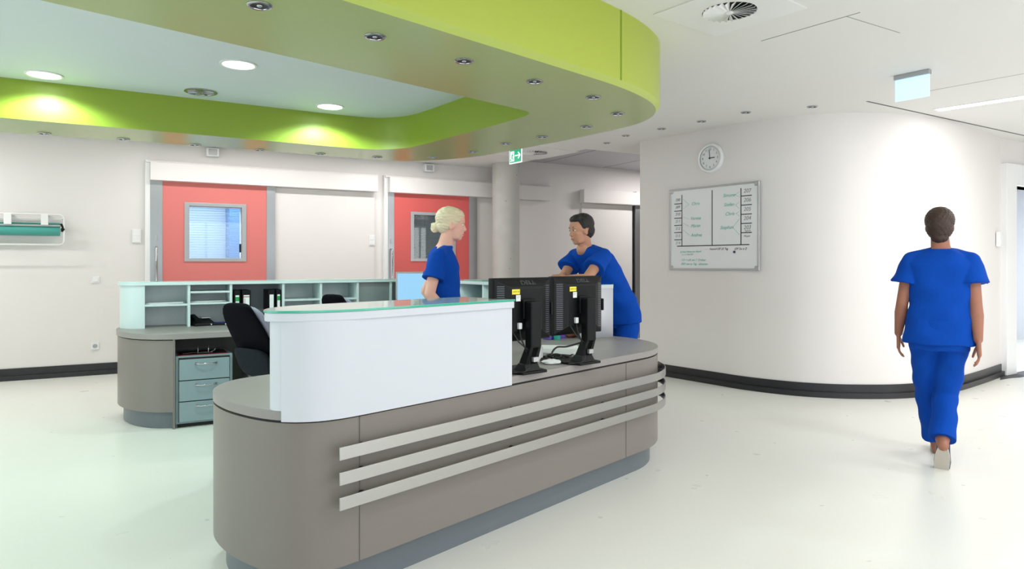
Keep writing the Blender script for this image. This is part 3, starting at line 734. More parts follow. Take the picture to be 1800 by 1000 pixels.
# white raised counter
wl = [Vector(p) for p in ((-.10, .345), (-.22, .325), (-.32, .275), (-.385, .20), (-.397, .165), (-.383, .126), (-.342, .086), (-.288, .050), (-.20, .018), (-.09, .003))]
wl = catmull([tuple(p) for p in wl], 5)
UE = .80
wout = wl+[Vector((.3, .001)), Vector((UE, .001)), Vector((UE, .335)), Vector((.3, .345))]
ctr = [p for p in wl if p.y > .13]
MB().prism([tuple(p) for p in wout], WT1, 1.112, smooth=True).build('raised_counter', M_white, desk, bevel=.002)
sk = inset(dout, -.0085); sk = [p for p in sk if p.y < .13 and p.x < .2]
sk = sk+[Vector((x, -.0085)) for x in (.05, .3, .55, UE)]
MB().ribbon([tuple(p) for p in sk], .006, WT0-.003, 1.113).build('counter_front', M_white, desk)
co = inset(wout, -.020)
MB().prism([tuple(p) for p in co], 1.112, 1.147, smooth=True).build('counter_cap', M_white, desk, bevel=.004)
MB().prism([tuple(p) for p in inset(co, -.004)], 1.147, 1.155, smooth=True).build('glass_top', M_glassg, desk)
MB().prism([tuple(p) for p in inset(co, -.003)], 1.1545, 1.1556).build('glass_surface', mat('pale_glass_surface', srgb(206, 226, 220), .06, spec=.7), desk)

# ------------------------------------------------------------ wing counter on the right
OW = Vector((.77, 5.3)); WD = Vector((-.605, .796)).normalized(); WI = Vector((-.796, -.605)).normalized()
toW = lambda t, i: OW+WD*t+WI*i
OR = Vector((-2.712, 5.471)); toR = lambda x, y: OR+EB*x+Vector((-NR.x, -NR.y))*y
wing = thing('side_counter', (OW.x, OW.y, 0), 0, 'side counter wing under the man leaning, joining front desk to rear counter', 'counter')
rl = lambda L: [tuple(p-OW) for p in L]
# junctions
def cross(p, d, q, e):
    k = d.x*e.y-d.y*e.x; s = ((q-p).x*e.y-(q-p).y*e.x)/k; return p+d*s
dbk = OD+VD*VB
wo = cross(OW, WD, dbk, UD); wi = cross(toW(0, .95), WD, dbk, UD)
co_ = cross(OW, WD, toR(0, .94), EB); ci_ = cross(toW(0, .95), WD, OR, EB)
MB().prism(rl([wo, wi, ci_, co_]), WT0, WT1).build('worktop', M_top, wing, bevel=.002)
MB().ribbon(rl([wo-WD*.25, co_]), .03, .1375, WT0).build('back_panel', M_taupe, wing)
MB().ribbon(rl([wo-WD*.2+WI*.05, co_+WI*.05]), .03, 0, .1375).build('plinth', M_plinth, wing)
# shelf on the wing
wsi = cross(toW(0, .33), WD, toR(0, .608), EB); wso = cross(OW, WD, toR(0, .94), EB)
LW = (wsi-toW(0, .33)).dot(WD)
m = MB(); m.ribbon(rl([toW(0, .0), wso]), .018, WT1, 1.14); m.build('shelf_back', M_coolcast, wing)
m = MB(); m.ribbon(rl([toW(.0, .33), toW(.0, 0.0)]), -.02, WT1, 1.14); m.build('end_panel', M_white, wing)
for k in range(1, 6):
    tt = LW*k/6; m = MB(); m.ribbon(rl([toW(tt, .33), toW(tt, .02)]), .018, WT1, 1.14); m.build('divider', M_coolcast, wing)
m = MB(); m.prism(rl([toW(.02, .32), toW(LW, .32), toW(LW+.1, .02), toW(.02, .02)]), .965, .981); m.build('shelf_board', M_coolcast, wing)
capo = rl([toW(-.012, .342), toW(LW, .342), cross(OW-WI*.012, WD, toR(0, .95), EB), toW(-.012, -.012)])
MB().prism(capo, 1.14, 1.162).build('cap_board', M_white, wing, bevel=.002)
MB().prism(capo, 1.162, 1.169).build('glass_top', MATS['mint_glass'], wing)

# ------------------------------------------------------------ rear counter
rear = thing('rear_counter', (OR.x, OR.y, 0), RB, 'rear counter with taupe rounded end and grey worktop under white shelves', 'counter')
lc = catmull([(-.30, .97), (-.385, .86), (-.41, .70), (-.39, .50), (-.33, .31), (-.24, .16), (-.13, .055), (0, .0)], 5)
loc2 = lambda p: Vector(((p-OR).dot(EB), (p-OR).dot(Vector((-NR.x, -NR.y)))))
ci2, co2 = loc2(ci_), loc2(co_)
rout = lc+[Vector((ci2.x, 0)), Vector((co2.x, .97))]
MB().prism([tuple(p) for p in rout], WT0-.008, WT1, smooth=True).build('worktop', M_top, rear, bevel=.002)
MB().ribbon([tuple(p) for p in inset(rout, .01)][:len(lc)], .03, .1375, WT0-.016).build('end_panel', M_taupe, rear)
MB().ribbon([tuple(p) for p in inset(rout, .055)][:len(lc)], .03, 0, .1375).build('plinth', M_plinth, rear)
m = MB(); m.box(-.005, .012, .01, .9, .0, WT0-.008); m.build('side_panel', M_taupe, rear)
m = MB(); m.box(-.3, co2.x, .93, .96, 0, WT0-.008); m.build('back_panel', M_taupe, rear)
m = MB(); m.box(.58, .60, .1, .93, 0, WT0-.008); m.build('side_panel', M_taupe, rear)
m = MB(); m.box(.012, .60, .5, .515, 0.0, WT0-.008); m.build('knee_panel', mat('dark_taupe', srgb(96, 98, 92), .5), rear)

# pigeonhole shelf
sh = thing('pigeonhole_shelf', (OR.x, OR.y, WT1), RB, 'long low white pigeonhole shelf unit, coloured with a cool light cast, standing on the rear counter', 'shelf')
H = 1.14-WT1; y0s, y1s = .608, .93
ends = catmull([(-.2056, y0s), (-.30, .645), (-.365, .72), (-.385, .82), (-.36, .90), (-.29, .935)], 5)
m = MB(); m.ribbon([tuple(p) for p in ends], -.02, 0, H); m.build('curved_end_panel', M_coolcast, sh)
m = MB(); m.box(-.30, 2.50, y1s-.012, y1s+.006, 0, H); m.build('back_board', M_coolback, sh)
divs = [-.2056, .1515, .50, .963, 1.316, 1.68, 2.025]
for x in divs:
    m = MB(); m.box(x-.010, x+.012, y0s, y1s-.012, 0, H); m.build('divider', M_coolcast, sh, bevel=.001)
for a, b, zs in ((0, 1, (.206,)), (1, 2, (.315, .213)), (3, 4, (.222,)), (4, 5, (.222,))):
    for z in zs: m = MB(); m.box(divs[a]+.012, divs[b]-.010, y0s+.005, y1s-.012, z-.017, z); m.build('shelf_board', M_coolcast, sh)
m = MB(); m.box(divs[5]+.012, divs[6]-.010, y0s+.015, y0s+.03, 0, H); m.build('grey_door', mat('grey_cabinet_door', srgb(128, 138, 138), .4, noise=.05, nscale=30), sh)
m = MB(); m.box(divs[2]+.012, divs[3]-.010, y1s-.03, y1s-.013, 0, H); m.build('grey_lining', mat('slate_lining', srgb(150, 160, 168), .5), sh)
capl = [tuple(p) for p in catmull([(-.21, y0s-.012), (-.31, .633), (-.38, .715), (-.40, .82), (-.37, .91), (-.28, .95)], 5)]+[(2.60, .95), (2.27, y0s-.012)]
MB().prism(capl, H, H+.022, smooth=True).build('cap_board', M_coolcast, sh, bevel=.002)
MB().prism(capl, H+.022, H+.030, smooth=True).build('glass_top', mat('mint_glass', srgb(190, 226, 220), .08, spec=.7), sh)

def rl3(x, y, z): p = toR(x, y); return (p.x, p.y, z)
# binders
def binder(x, w_, label, stripe):
    t = thing('ring_binder', rl3(x, y0s+.02, WT1), RB, label, 'ring binder', 'ring binders in the rear shelf')
    m = MB(); m.box(0, w_, .003, .28, 0, .315); m.build('cover', M_blk, t, bevel=.004)
    m = MB(); m.box(.012, w_-.012, 0, .003, .03, .27); m.build('spine_label', M_paper, t)
    if stripe == 'g': m = MB(); m.box(.012, w_-.012, -.0015, 0, .215, .255); m.build('green_band', M_green2, t)
    if stripe == 'r': m = MB(); m.box(.012, w_-.012, -.0015, 0, .252, .258); m.box(.02, .024, -.0015, 0, .1, .24); m.build('red_band', M_red, t)
    m = MB(); m.cyl((w_/2, -.001, .06), (w_/2, .002, .06), .012); m.build('finger_ring', M_alu, t)
binder(.53, .055, 'black binder with green label at left side of open shelf', 'g')
binder(.60, .075, 'black binder with white label and thin red line', 'r')
binder(.83, .06, 'black binder with plain white spine label in open shelf', None)
binder(.90, .048, 'black binder with green label touching the right divider', 'g')
# papers on shelves
def paper_pile(x, y, z, w_, d, label, n=5, base=None):
    t = thing('paper_stack', rl3(x, y, z), RB, label, 'papers')
    for k in range(n):
        m = MB(); M = Matrix.Translation((random.uniform(-.02, .02), random.uniform(-.01, .01), .0022*k)) @ Matrix.Rotation(random.uniform(-.12, .12), 4, 'Z')
        m.box(-w_/2, w_/2, -d/2, d/2, 0, .0018, M); m.build('sheet', M_paper, t)
paper_pile(-.02, .75, WT1+.206, .28, .2, 'loose papers on the middle board of the leftmost pigeonhole')
paper_pile(.32, .75, WT1+.213, .26, .2, 'loose papers on the middle board of the second pigeonhole')
# telephone
t = thing('telephone', rl3(.27, .72, WT1), RB+.2, 'black desk telephone lying in the second pigeonhole', 'telephone')
m = MB(); m.rings([[(-.09, -.1, 0), (.09, -.1, 0), (.09, .1, 0), (-.09, .1, 0)], [(-.085, -.095, .025), (.085, -.095, .025), (.085, .095, .06), (-.085, .095, .06)]], smooth=False); m.build('base', M_blk, t, bevel=.005)
m = MB(); m.tube([(-.06, -.09, .05), (-.06, -.05, .065), (-.06, .05, .085), (-.06, .09, .075)], [.024, .016, .016, .024], 12); m.build('handset', M_blk, t)
m = MB(); m.box(.0, .08, .03, .09, .058, .064, Matrix.Rotation(.15, 4, 'X')); m.build('display', M_paper, t)
t = thing('keyboard', rl3(.41, .70, WT1), RB-.1, 'small black keypad with blue keys beside the telephone', 'keypad')
m = MB(); m.box(-.08, .07, -.07, .07, 0, .02); m.build('case', M_blk, t, bevel=.004)
m = MB()
for i in range(6):
    for j in range(4): m.box(-.065+i*.021, -.05+i*.021, -.055+j*.025, -.04+j*.025, .02, .024)
m.build('keys', mat('blue_keys', srgb(40, 48, 150), .5), t)
m = MB(); m.box(-.077, -.06, -.074, -.07, .006, .016); m.box(.05, .066, -.074, -.07, .006, .016); m.build('corner_light', M_paper, t)
# loose magazine on wing top near woman
pp = toW(1.55, .15); t = thing('magazine', (pp.x, pp.y, 1.17), atan2(WD.y, WD.x), 'thin magazine lying on the side counter top behind the woman', 'magazine')
m = MB(); m.box(-.15, .15, -.1, .1, 0, .006); m.build('pages', mat('grey_green_print', srgb(150, 168, 160), .5), t)

# pedestal under the rear counter
pd = thing('drawer_pedestal', rl3(.015, .03, 0), RB, 'pale aqua drawer pedestal with three drawers under the rear counter', 'drawer unit')
PW = .43
m = MB(); m.box(0, PW, .012, .47, .03, .58); m.build('carcass', M_pedes, pd, bevel=.004)
m = MB(); m.box(.02, PW-.02, .03, .45, 0, .03); m.build('base_recess', M_gap, pd)
m = MB(); m.box(.022, PW-.022, .006, .0125, .045, .565); m.build('front_shadow', M_gap, pd)
for z0_, z1_ in ((.385, .555), (.215, .38), (.048, .21)):
    dr = MB().box(.026, PW-.026, -.010, .010, z0_, z1_-.003).build('drawer', M_pedes, pd, bevel=.002)
    z = (z0_+z1_)/2+.045; cx = PW/2+.01; m = MB()
    m.tube([(cx-.075, -.012, z), (cx-.068, -.035, z), (cx-.04, -.043, z-.002), (cx, -.045, z-.003), (cx+.04, -.043, z-.002), (cx+.068, -.035, z), (cx+.075, -.012, z)], .0065)
    m.box(cx-.083, cx-.067, -.02, -.010, z-.009, z+.009); m.box(cx+.067, cx+.083, -.02, -.010, z-.009, z+.009); m.build('handle', M_chrome, dr)
t = thing('open_lever_file', rl3(.24, .18, .58), RB, 'open black and red lever file lying on the drawer pedestal', 'folder')
m = MB(); m.box(-.2, .17, -.12, .14, 0, .004); m.build('red_cover', M_red, t)
m = MB(); m.box(-.19, .16, -.10, .14, .004, .007); m.build('black_lining', M_blk, t)
m = MB(); m.box(-.06, .06, -.04, -.02, .007, .012)
for x in (-.05, .03):
    m.tube([(x, -.03, .01), (x, -.03, .05), (x, -.02, .062), (x, -.01, .05), (x, -.005, .01)], .0025)
m.tube([(.05, -.03, .012), (.075, -.03, .018), (.085, -.03, .035)], .004); m.tube([(-.17, -.09, .012), (-.06, -.04, .012)], .003)
m.build('lever_mechanism', M_chrome, t)

# ------------------------------------------------------------ office chairs
def chair(loc, rz, label):
    t = thing('office_chair', loc, rz, label, 'office chair', 'office chairs inside the desk')
    # local: sitter faces +x
    def pad(pts, hw, th, name, mt, par=None, bulge=.02):
        R = []
        for (x, z, wd, tk) in pts:
            x -= (z-.56)*.10
            ring = []
            for k in range(24):
                a = 2*pi*k/24; cx = abs(cos(a))**.6*(1 if cos(a) > 0 else -1); sy = abs(sin(a))**.6*(1 if sin(a) > 0 else -1)
                ring.append((x+sy*tk, cx*wd, z))
            R.append(ring)
        m = MB(); m.rings(R); return m.build(name, mt, par or t, sub=1)
    pad([(-.165, .565, .15, .012), (-.17, .58, .18, .030), (-.205, .68, .215, .042), (-.25, .80, .22, .045), (-.30, .92, .21, .045), (-.335, 1.01, .18, .043), (-.355, 1.055, .145, .034), (-.362, 1.072, .10, .015)], 0, 0, 'backrest', M_greyf)
    pad([(-.215, .62, .16, .012), (-.252, .70, .20, .018), (-.30, .82, .21, .02), (-.35, .94, .20, .02), (-.385, 1.02, .175, .02), (-.392, 1.072, .135, .028), (-.385, 1.09, .09, .02)], 0, 0, 'back_shell', M_navy)
    pad([(-.27, .60, .10, .01), (-.285, .62, .16, .03), (-.30, .70, .18, .035), (-.33, .78, .17, .03), (-.345, .80, .12, .01)], 0, 0, 'lumbar_panel', M_mesh)
    m = MB(); R = []
    for z, k in ((.44, .8), (.45, .97), (.48, 1.0), (.50, .96), (.51, .8)):
        R.append([(.03+.24*k*(abs(cos(a))**.7)*(1 if cos(a) > 0 else -1), .235*k*(abs(sin(a))**.7)*(1 if sin(a) > 0 else -1), z) for a in [2*pi*i/32 for i in range(32)]])
    m.rings(R); m.build('seat', M_navy, t)
    m = MB(); m.tube([(-.02, 0, .43), (-.18, 0, .42), (-.235, 0, .50), (-.27, 0, .66), (-.30, 0, .76)], [.03, .03, .028, .025, .02], 10); m.build('back_stem', M_dark, t)
    m = MB(); m.box(-.12, .14, -.09, .09, .40, .445); m.build('mechanism', M_dark, t, bevel=.01)
    m = MB(); m.cyl((0, 0, .10), (0, 0, .26), .028); m.cyl((0, 0, .26), (0, 0, .41), .016); m.build('gas_lift', M_dark, t)
    for k in range(5):
        a = 2*pi*k/5+.3; e = (cos(a)*.30, sin(a)*.30)
        m = MB(); m.tube([(cos(a)*.02, sin(a)*.02, .115), (e[0]*.6, e[1]*.6, .10), (e[0], e[1], .075)], [.03, .024, .016], 10); l_ = m.build('base_leg', M_dark, t)
        m = MB(); n = (-sin(a)*.022, cos(a)*.022); m.cyl((e[0]-n[0], e[1]-n[1], .028), (e[0]-n[0]*.3, e[1]-n[1]*.3, .028), .028, seg=16); m.cyl((e[0]+n[0]*.3, e[1]+n[1]*.3, .028), (e[0]+n[0], e[1]+n[1], .028), .028, seg=16); m.cyl((e[0], e[1], .03), (e[0], e[1], .075), .007)
        m.build('caster', M_blk, l_)
    return t
ch1 = chair((-1.45, 4.60, 0), radians(54), 'dark navy office chair with grey back before the drawer pedestal')
# tunic-like dark cloth hanging behind the first chair
dup(ch1, (-1.12, 5.72, 0), radians(48), 'second office chair, only its grey top showing above the white counter')

# ------------------------------------------------------------ monitors
def monitor(loc, rz, label, w_=.41, h_=.33, zb=.165, screen=M_blk, rear_detail=True, slim=False):
    t = thing('computer_monitor', loc, rz, label, 'monitor', None)
    m = MB(); m.box(-w_/2, w_/2, -.012, .018, zb, zb+h_); m.build('bezel', M_blk, t, bevel=.004)
    m = MB(); m.box(-w_/2+.016, w_/2-.016, .018, .0195, zb+.02, zb+h_-.016); m.build('screen', screen, t)
    m = MB(); zc = zb+h_/2
    def rr(hw, hh, y, dz=0): return [(-hw, y, zc-hh+dz), (hw, y, zc-hh+dz), (hw, y, zc+hh+dz), (-hw, y, zc+hh+dz)]
    m.rings([rr(w_/2-.004, h_/2-.004, -.012), rr(w_/2-.012, h_/2-.010, -.020), rr(w_/2-.085, h_/2-.045, -.048, .0), rr(w_/2-.095, h_/2-.055, -.052)], smooth=False)
    m.build('rear_shell', M_blk, t, bevel=.002)
    for sg in (-1, 1):
        m = MB()
        for k in range(24):
            z = zb+.035+k*(h_-.07)/24
            xa, xb = sorted((sg*(w_/2-.022), sg*(w_/2-.060)))
            dz = .0
            # slots lying on the sloped flanks
            ya, yb = (-.0245, -.0385)
            P = [(sg*(w_/2-.022), ya), (sg*(w_/2-.060), yb)]
            v = [m.bm.verts.new((P[0][0], P[0][1]-.0012, z)), m.bm.verts.new((P[1][0], P[1][1]-.0012, z)), m.bm.verts.new((P[1][0], P[1][1]-.0012, z+.005)), m.bm.verts.new((P[0][0], P[0][1]-.0012, z+.005))]
            m.face(v)
        m.build('side_vents', mat('vent_shine', srgb(74, 78, 86), .3) if 'vent_shine' not in MATS else MATS['vent_shine'], t, recalc=False)
    text('maker_lettering', 'DELL', .036, M_letter, t, (.02, -.0355, zb+h_-.0265), rot=(radians(51.3), 0, 0), bold=.001, sx=1.3)
    m = MB(); m.box(-.105, -.052, -.0535, -.0515, zb+h_-.084, zb+h_-.058); s_ = m.build('yellow_sticker', M_yellow, t)
    text('sticker_text', 'DEPOT 29', .010, M_ink, s_, (-.0785, -.0536, zb+h_-.071), depth=.0003)
    m = MB(); m.box(-.078, -.048, -.0535, -.0515, zb+h_-.120, zb+h_-.088); s2 = m.build('white_sticker', M_paper, t)
    m = MB(); m.box(-.074, -.053, -.0542, -.0535, zb+h_-.097, zb+h_-.095); m.box(-.074, -.058, -.0542, -.0535, zb+h_-.104, zb+h_-.102); m.build('sticker_print', M_grink, s2)
    # stand: upright, forked slanted leg, foot
    m = MB(); m.box(-.045, .045, -.075, -.05, zc-.045, zc+.055); m.build('mount_plate', M_blk, t, bevel=.004)
    m = MB(); m.box(-.036, .036, -.125, -.072, .135, zc+.045); m.build('stand_column', M_blk, t, bevel=.008)
    m = MB()
    for sg in (-1, 1):
        m.rings([[(sg*.036, -.125, .15), (sg*.018, -.125, .15), (sg*.018, -.08, .15), (sg*.036, -.08, .15)][::sg], [(sg*.042, -.085, .045), (sg*.016, -.085, .045), (sg*.016, -.03, .045), (sg*.042, -.03, .045)][::sg]], smooth=False)
    m.rings([[(-.044, -.085, .05), (.044, -.085, .05), (.044, -.03, .05), (-.044, -.03, .05)], [(-.055, -.10, .012), (.055, -.10, .012), (.055, 0, .012), (-.055, 0, .012)]], smooth=False)
    m.build('stand_neck', M_blk, t, bevel=.003)
    m = MB(); m.prism([(-.085, -.115), (.085, -.115), (.11, -.02), (.085, .12), (-.085, .12), (-.11, -.02)], 0, .014); m.build('stand_foot', M_blk, t, bevel=.004)
    m = MB(); m.box(-.070, -.048, -.068, -.050, zc-.098, zc-.066); m.build('white_plug', M_paper, t, bevel=.003)
    m = MB(); m.tube([(-.06, -.06, zc-.10), (-.062, -.07, zc-.14), (-.03, -.09, .10), (0, -.075, .075), (-.02, -.09, .03), (-.06, -.10, .014), (-.12, -.06, .01)], .004); m.build('cable', M_cable, t)
    m = MB(); m.tube([(-.10, -.05, zc-.11), (-.085, -.08, zc-.16), (-.03, -.10, .12), (.01, -.07, .08)], .0035); m.build('cable', M_cable, t)
    m = MB(); m.box(-.012, .022, -.115, -.1, .062, .085); m.build('cable_clip', M_alu, t)
    m = MB(); m.box(w_/2, w_/2+.014, -.02, .012, zc-.04, zc+.03); m.build('side_hub', M_blk, t, bevel=.004)
    return t
zm = .767
monitor((.0455, 3.60, zm), atan2(.653, .757), 'black monitor seen from behind, half hidden by the white raised counter', zb=.163)
monitor((.3675, 3.9225, zm), atan2(.653, .757), 'black monitor seen from behind, standing alone right of its twin')
# lit monitor on rear counter, screen facing the room
pm = toR(2.02, .36)
lm = monitor((-.86, 6.72, .767), radians(180+10), 'lit computer monitor with pale blue screen behind the blond woman', w_=.56, h_=.35, zb=.13, screen=M_scr)
for o in list(lm.children):
    if o.name.startswith('side_hub') or o.name.startswith('white_plug'): bpy.data.objects.remove(o)
    elif o.name.startswith('bezel'): o.data.materials[0] = M_alu

# ------------------------------------------------------------ clutter on the front worktop
def dk(u, v): p = OD+UD*u+VD*v; return (p.x, p.y, zm)
t = thing('small_box', dk(1.28, .235), RD+.5, 'small white box between the feet of the two monitors', 'box')
m = MB(); m.box(-.045, .045, -.03, .03, 0, .085); m.build('body', M_paper, t, bevel=.004)
m = MB(); m.box(-.02, .035, -.02, .02, .085, .11); m.build('tab', M_paper, t, bevel=.003)
t = thing('desk_papers', dk(1.72, .41), RD+.3, 'loose white sheets fanned on the desk behind the right monitor', 'papers')
for k in range(7):
    m = MB(); M = Matrix.Translation((k*.018, k*.012, .002*k+.001)) @ Matrix.Rotation(k*.11-.3, 4, 'Z')
    m.box(-.105, .105, -.148, .148, 0, .0012, M); m.build('sheet', M_paper, t)
t = thing('crumpled_tissue', dk(1.268, .115), 0, 'crumpled white tissue in front of the tangled cables', 'tissue')
m = MB(); m.ball((0, 0, .012), .05, .035, .014, 24, 12)
for v in m.bm.verts: v.co *= 1+random.uniform(-.16, .16)
for v in m.bm.verts: v.co.z = max(v.co.z, 0)
m.build('tissue', M_paper, t)
t = thing('cable_tangle', dk(1.38, .20), RD, 'tangle of black cables on the desk between the monitor feet', 'cables')
for k in range(5):
    pts = [Vector((-.08+.03*k, -.06+.02*k, .006))]
    for j in range(9):
        a = j*.9+k*1.3; pts.append(Vector((.0+.10*sin(a*.7+k)+j*.018-.05, .05*cos(a)+.01*k, .006+.018*abs(sin(a*1.3+k)))))
    pts3 = catmull([tuple(p) for p in pts], 5)
    m = MB(); m.tube(pts3, .0042, 7); m.build('cable', M_cable, t)
m = MB(); pts3 = catmull([(.02, .02, .008), (.10, .08, .03), (.2, .12, .05), (.30, .12, .045), (.38, .06, .07)], 8); m.tube(pts3, .006, 8); m.build('cable', M_cable, t)
t = thing('keyboard', dk(1.02, .52), RD, 'pale keyboard mostly hidden behind the left monitor foot', 'keyboard')
m = MB(); m.box(-.2, .2, -.07, .07, 0, .018); m.build('case', M_paper, t, bevel=.004)
m = MB()
for i in range(18):
    for j in range(5): m.box(-.19+i*.021, -.172+i*.021, -.06+j*.024, -.04+j*.024, .018, .022)
m.build('keys', M_pvc, t)
t = thing('pen_tray', dk(2.29, .905), RD, 'purple tray on desk seen between the two monitors', 'tray')
m = MB(); m.box(-.10, .09, -.035, .035, 0, .04); m.build('tray', M_purple, t, bevel=.006)
t = thing('bottle', dk(2.235, .84), RD, 'slim teal bottle seen in the gap between the two monitors', 'bottle')
m = MB(); m.lathe([(.024, 0), (.026, .01), (.026, .12), (.012, .14), (.012, .16)], 20); m.build('body', M_teal, t)
m = MB(); m.lathe([(.014, .16), (.014, .19)], 16); m.build('cap', M_purple, t)
t = thing('pencil_case', dk(2.44, .86), RD, 'brown pouch on desk below the right monitor', 'pouch')
m = MB(); m.ball((0, 0, .022), .07, .035, .024); m.build('pouch', mat('brown_leather', srgb(120, 70, 52), .6), t)

#PEOPLE
# ------------------------------------------------------------ people
def remesh(mb, name, m, parent, vox=.006, sm=4, fold=None):
    me = bpy.data.meshes.new('t'); mb.bm.to_mesh(me); mb.bm.free()
    o = bpy.data.objects.new('t', me); COL.objects.link(o)
    r = o.modifiers.new('r', 'REMESH'); r.mode = 'VOXEL'; r.voxel_size = vox; r.use_smooth_shade = True
    s = o.modifiers.new('s', 'SMOOTH'); s.factor = .5; s.iterations = sm
    me2 = bpy.data.meshes.new_from_object(o.evaluated_get(bpy.context.evaluated_depsgraph_get()))
    bpy.data.objects.remove(o); bpy.data.meshes.remove(me)
    if fold:
        nv = [v.co+v.normal*fold(v.co) for v in me2.vertices]
        me2.vertices.foreach_set('co', [c for p in nv for c in p]); me2.update()
    me2.polygons.foreach_set('use_smooth', [True]*len(me2.polygons))
    me2.materials.clear(); me2.materials.append(m); me2.name = name
    q = bpy.data.objects.new(name, me2); COL.objects.link(q); q.parent = parent
    if parent: q.location = -parent.location
    return q
def V(*a): return Vector(a)
def loft(mb, secs):
    # secs: (centre, side vector, front vector, half width, half depth, squareness)
    R = []
    for c, r, f, a, b in secs:
        ring = []
        for k in range(32):
            t = 2*pi*k/32; ca, sa = cos(t), sin(t)
            ring.append(c+r*a*abs(ca)**.85*(1 if ca > 0 else -1)+f*b*abs(sa)**.85*(1 if sa > 0 else -1))
        R.append(ring)
    mb.rings(R)
def head(mb, c, R):
    M = Matrix.Translation(c) @ R.to_4x4()
    def e(x, y, z, rx, ry, rz, rot=None): mb.ball(M @ V(x, y, z), rx, ry, rz, 24, 16, rot=(R @ rot if rot else R))
    e(-.012, 0, .030, .096, .074, .092); e(.030, 0, -.030, .058, .057, .082); e(.040, 0, .035, .050, .058, .060)
    e(.045, 0, -.088, .032, .030, .024); e(.020, .028, -.070, .045, .022, .030, Euler((0, .5, .2)).to_matrix()); e(.020, -.028, -.070, .045, .022, .030, Euler((0, .5, -.2)).to_matrix())
    for s in (-1, 1):
        e(.058, s*.032, -.022, .024, .020, .018); e(.074, s*.026, .026, .016, .024, .008)
        e(-.006, s*.074, -.010, .014, .010, .030); e(.004, s*.070, -.012, .012, .010, .020)
    p = lambda x, y, z: M @ V(x, y, z)
    mb.cap(p(.082, 0, .012), p(.097, 0, -.026), .007, .011, 12); mb.ball(p(.094, .010, -.030), .008); mb.ball(p(.094, -.010, -.030), .008)
    e(.080, 0, -.056, .012, .022, .007); e(.078, 0, -.067, .012, .018, .007)
def face_parts(par, c, R, lips=True):
    M = Matrix.Translation(c) @ R.to_4x4()
    for s in (-1, 1):
        m = MB(); m.ball(M @ V(.0745, s*.029, .006), .0105, .0115, .0055, rot=R); o = m.build('eye', M_eyew, par); o.location = -par.location
        m = MB(); m.ball(M @ V(.0825, s*.0295, .006), .0035, .0058, .0052, rot=R); i = m.build('iris', M_iris, o)
        m = MB(); m.tube([M @ V(.078, s*.044, .026), M @ V(.086, s*.030, .032), M @ V(.088, s*.014, .028)], [.002, .0035, .002], 6); b = m.build('eyebrow', par.get('_brow') and M_blond or M_brunet, par); b.location = -par.location
    if lips:
        m = MB(); m.tube([M @ V(.080, .022, -.059), M @ V(.0905, .010, -.061), M @ V(.0925, 0, -.062), M @ V(.0905, -.010, -.061), M @ V(.080, -.022, -.059)], [.002, .004, .0045, .004, .002], 8); b = m.build('lips', M_lip, par); b.location = -par.location
def hand(mb, w, d, n, side, curl=.5, sc=1):
    # w wrist, d finger direction, n palm normal, side vector points towards the thumb
    d = d.normalized(); n = (n-d*n.dot(d)).normalized(); t = n.cross(d).normalized()*side
    for k, o in enumerate((-.028, -.010, .010, .028)):
        mb.cap(w+t*o*.7*sc, w+d*.085*sc+t*o*1.05*sc, .014*sc, .0125*sc, 10)
    for k, (o, L) in enumerate(((.031, .068), (.011, .078), (-.010, .073), (-.030, .056))):
        b = w+d*.088*sc+t*o*sc; dd = d.copy(); r = .0088
        for j, fr in enumerate((.45, .32, .23)):
            a = curl*(.35+.45*j)+.05*k; dd = (dd*cos(a)+n*sin(a)).normalized()
            e = b+dd*L*fr*sc; mb.cap(b, e, r*sc, r*.9*sc, 10); b = e; r *= .9
            n2 = n
    b = w+d*.025*sc+t*.028*sc; dd = (d*.7+t*.7+n*.35).normalized()
    for fr, r in ((.04, .0125), (.032, .0105), (.025, .009)):
        e = b+dd*fr*sc; mb.cap(b, e, r*sc, r*.9*sc, 10); b = e; dd = (dd+d*.45+n*.1).normalized()
def fold(seed, amp=.004):
    def f(co):
        return amp*(sin(co.z*38+3*sin(co.x*13+seed)+2*sin(co.y*11))*.5+sin(co.x*30+co.z*14+seed)*.3+sin(co.y*34-co.z*22+seed*2)*.3)
    return f
def limb(mb, pts, rs):
    for (a, b, r0, r1) in zip(pts, pts[1:], rs, rs[1:]): mb.cap(a, b, r0, r1, 20)
def sleeve(mb, sh, el, frac, r0, r1):
    d = (el-sh); e = sh+d*frac; mb.cyl(sh, e, r0, r1, seg=24); mb.ball(sh, r0)
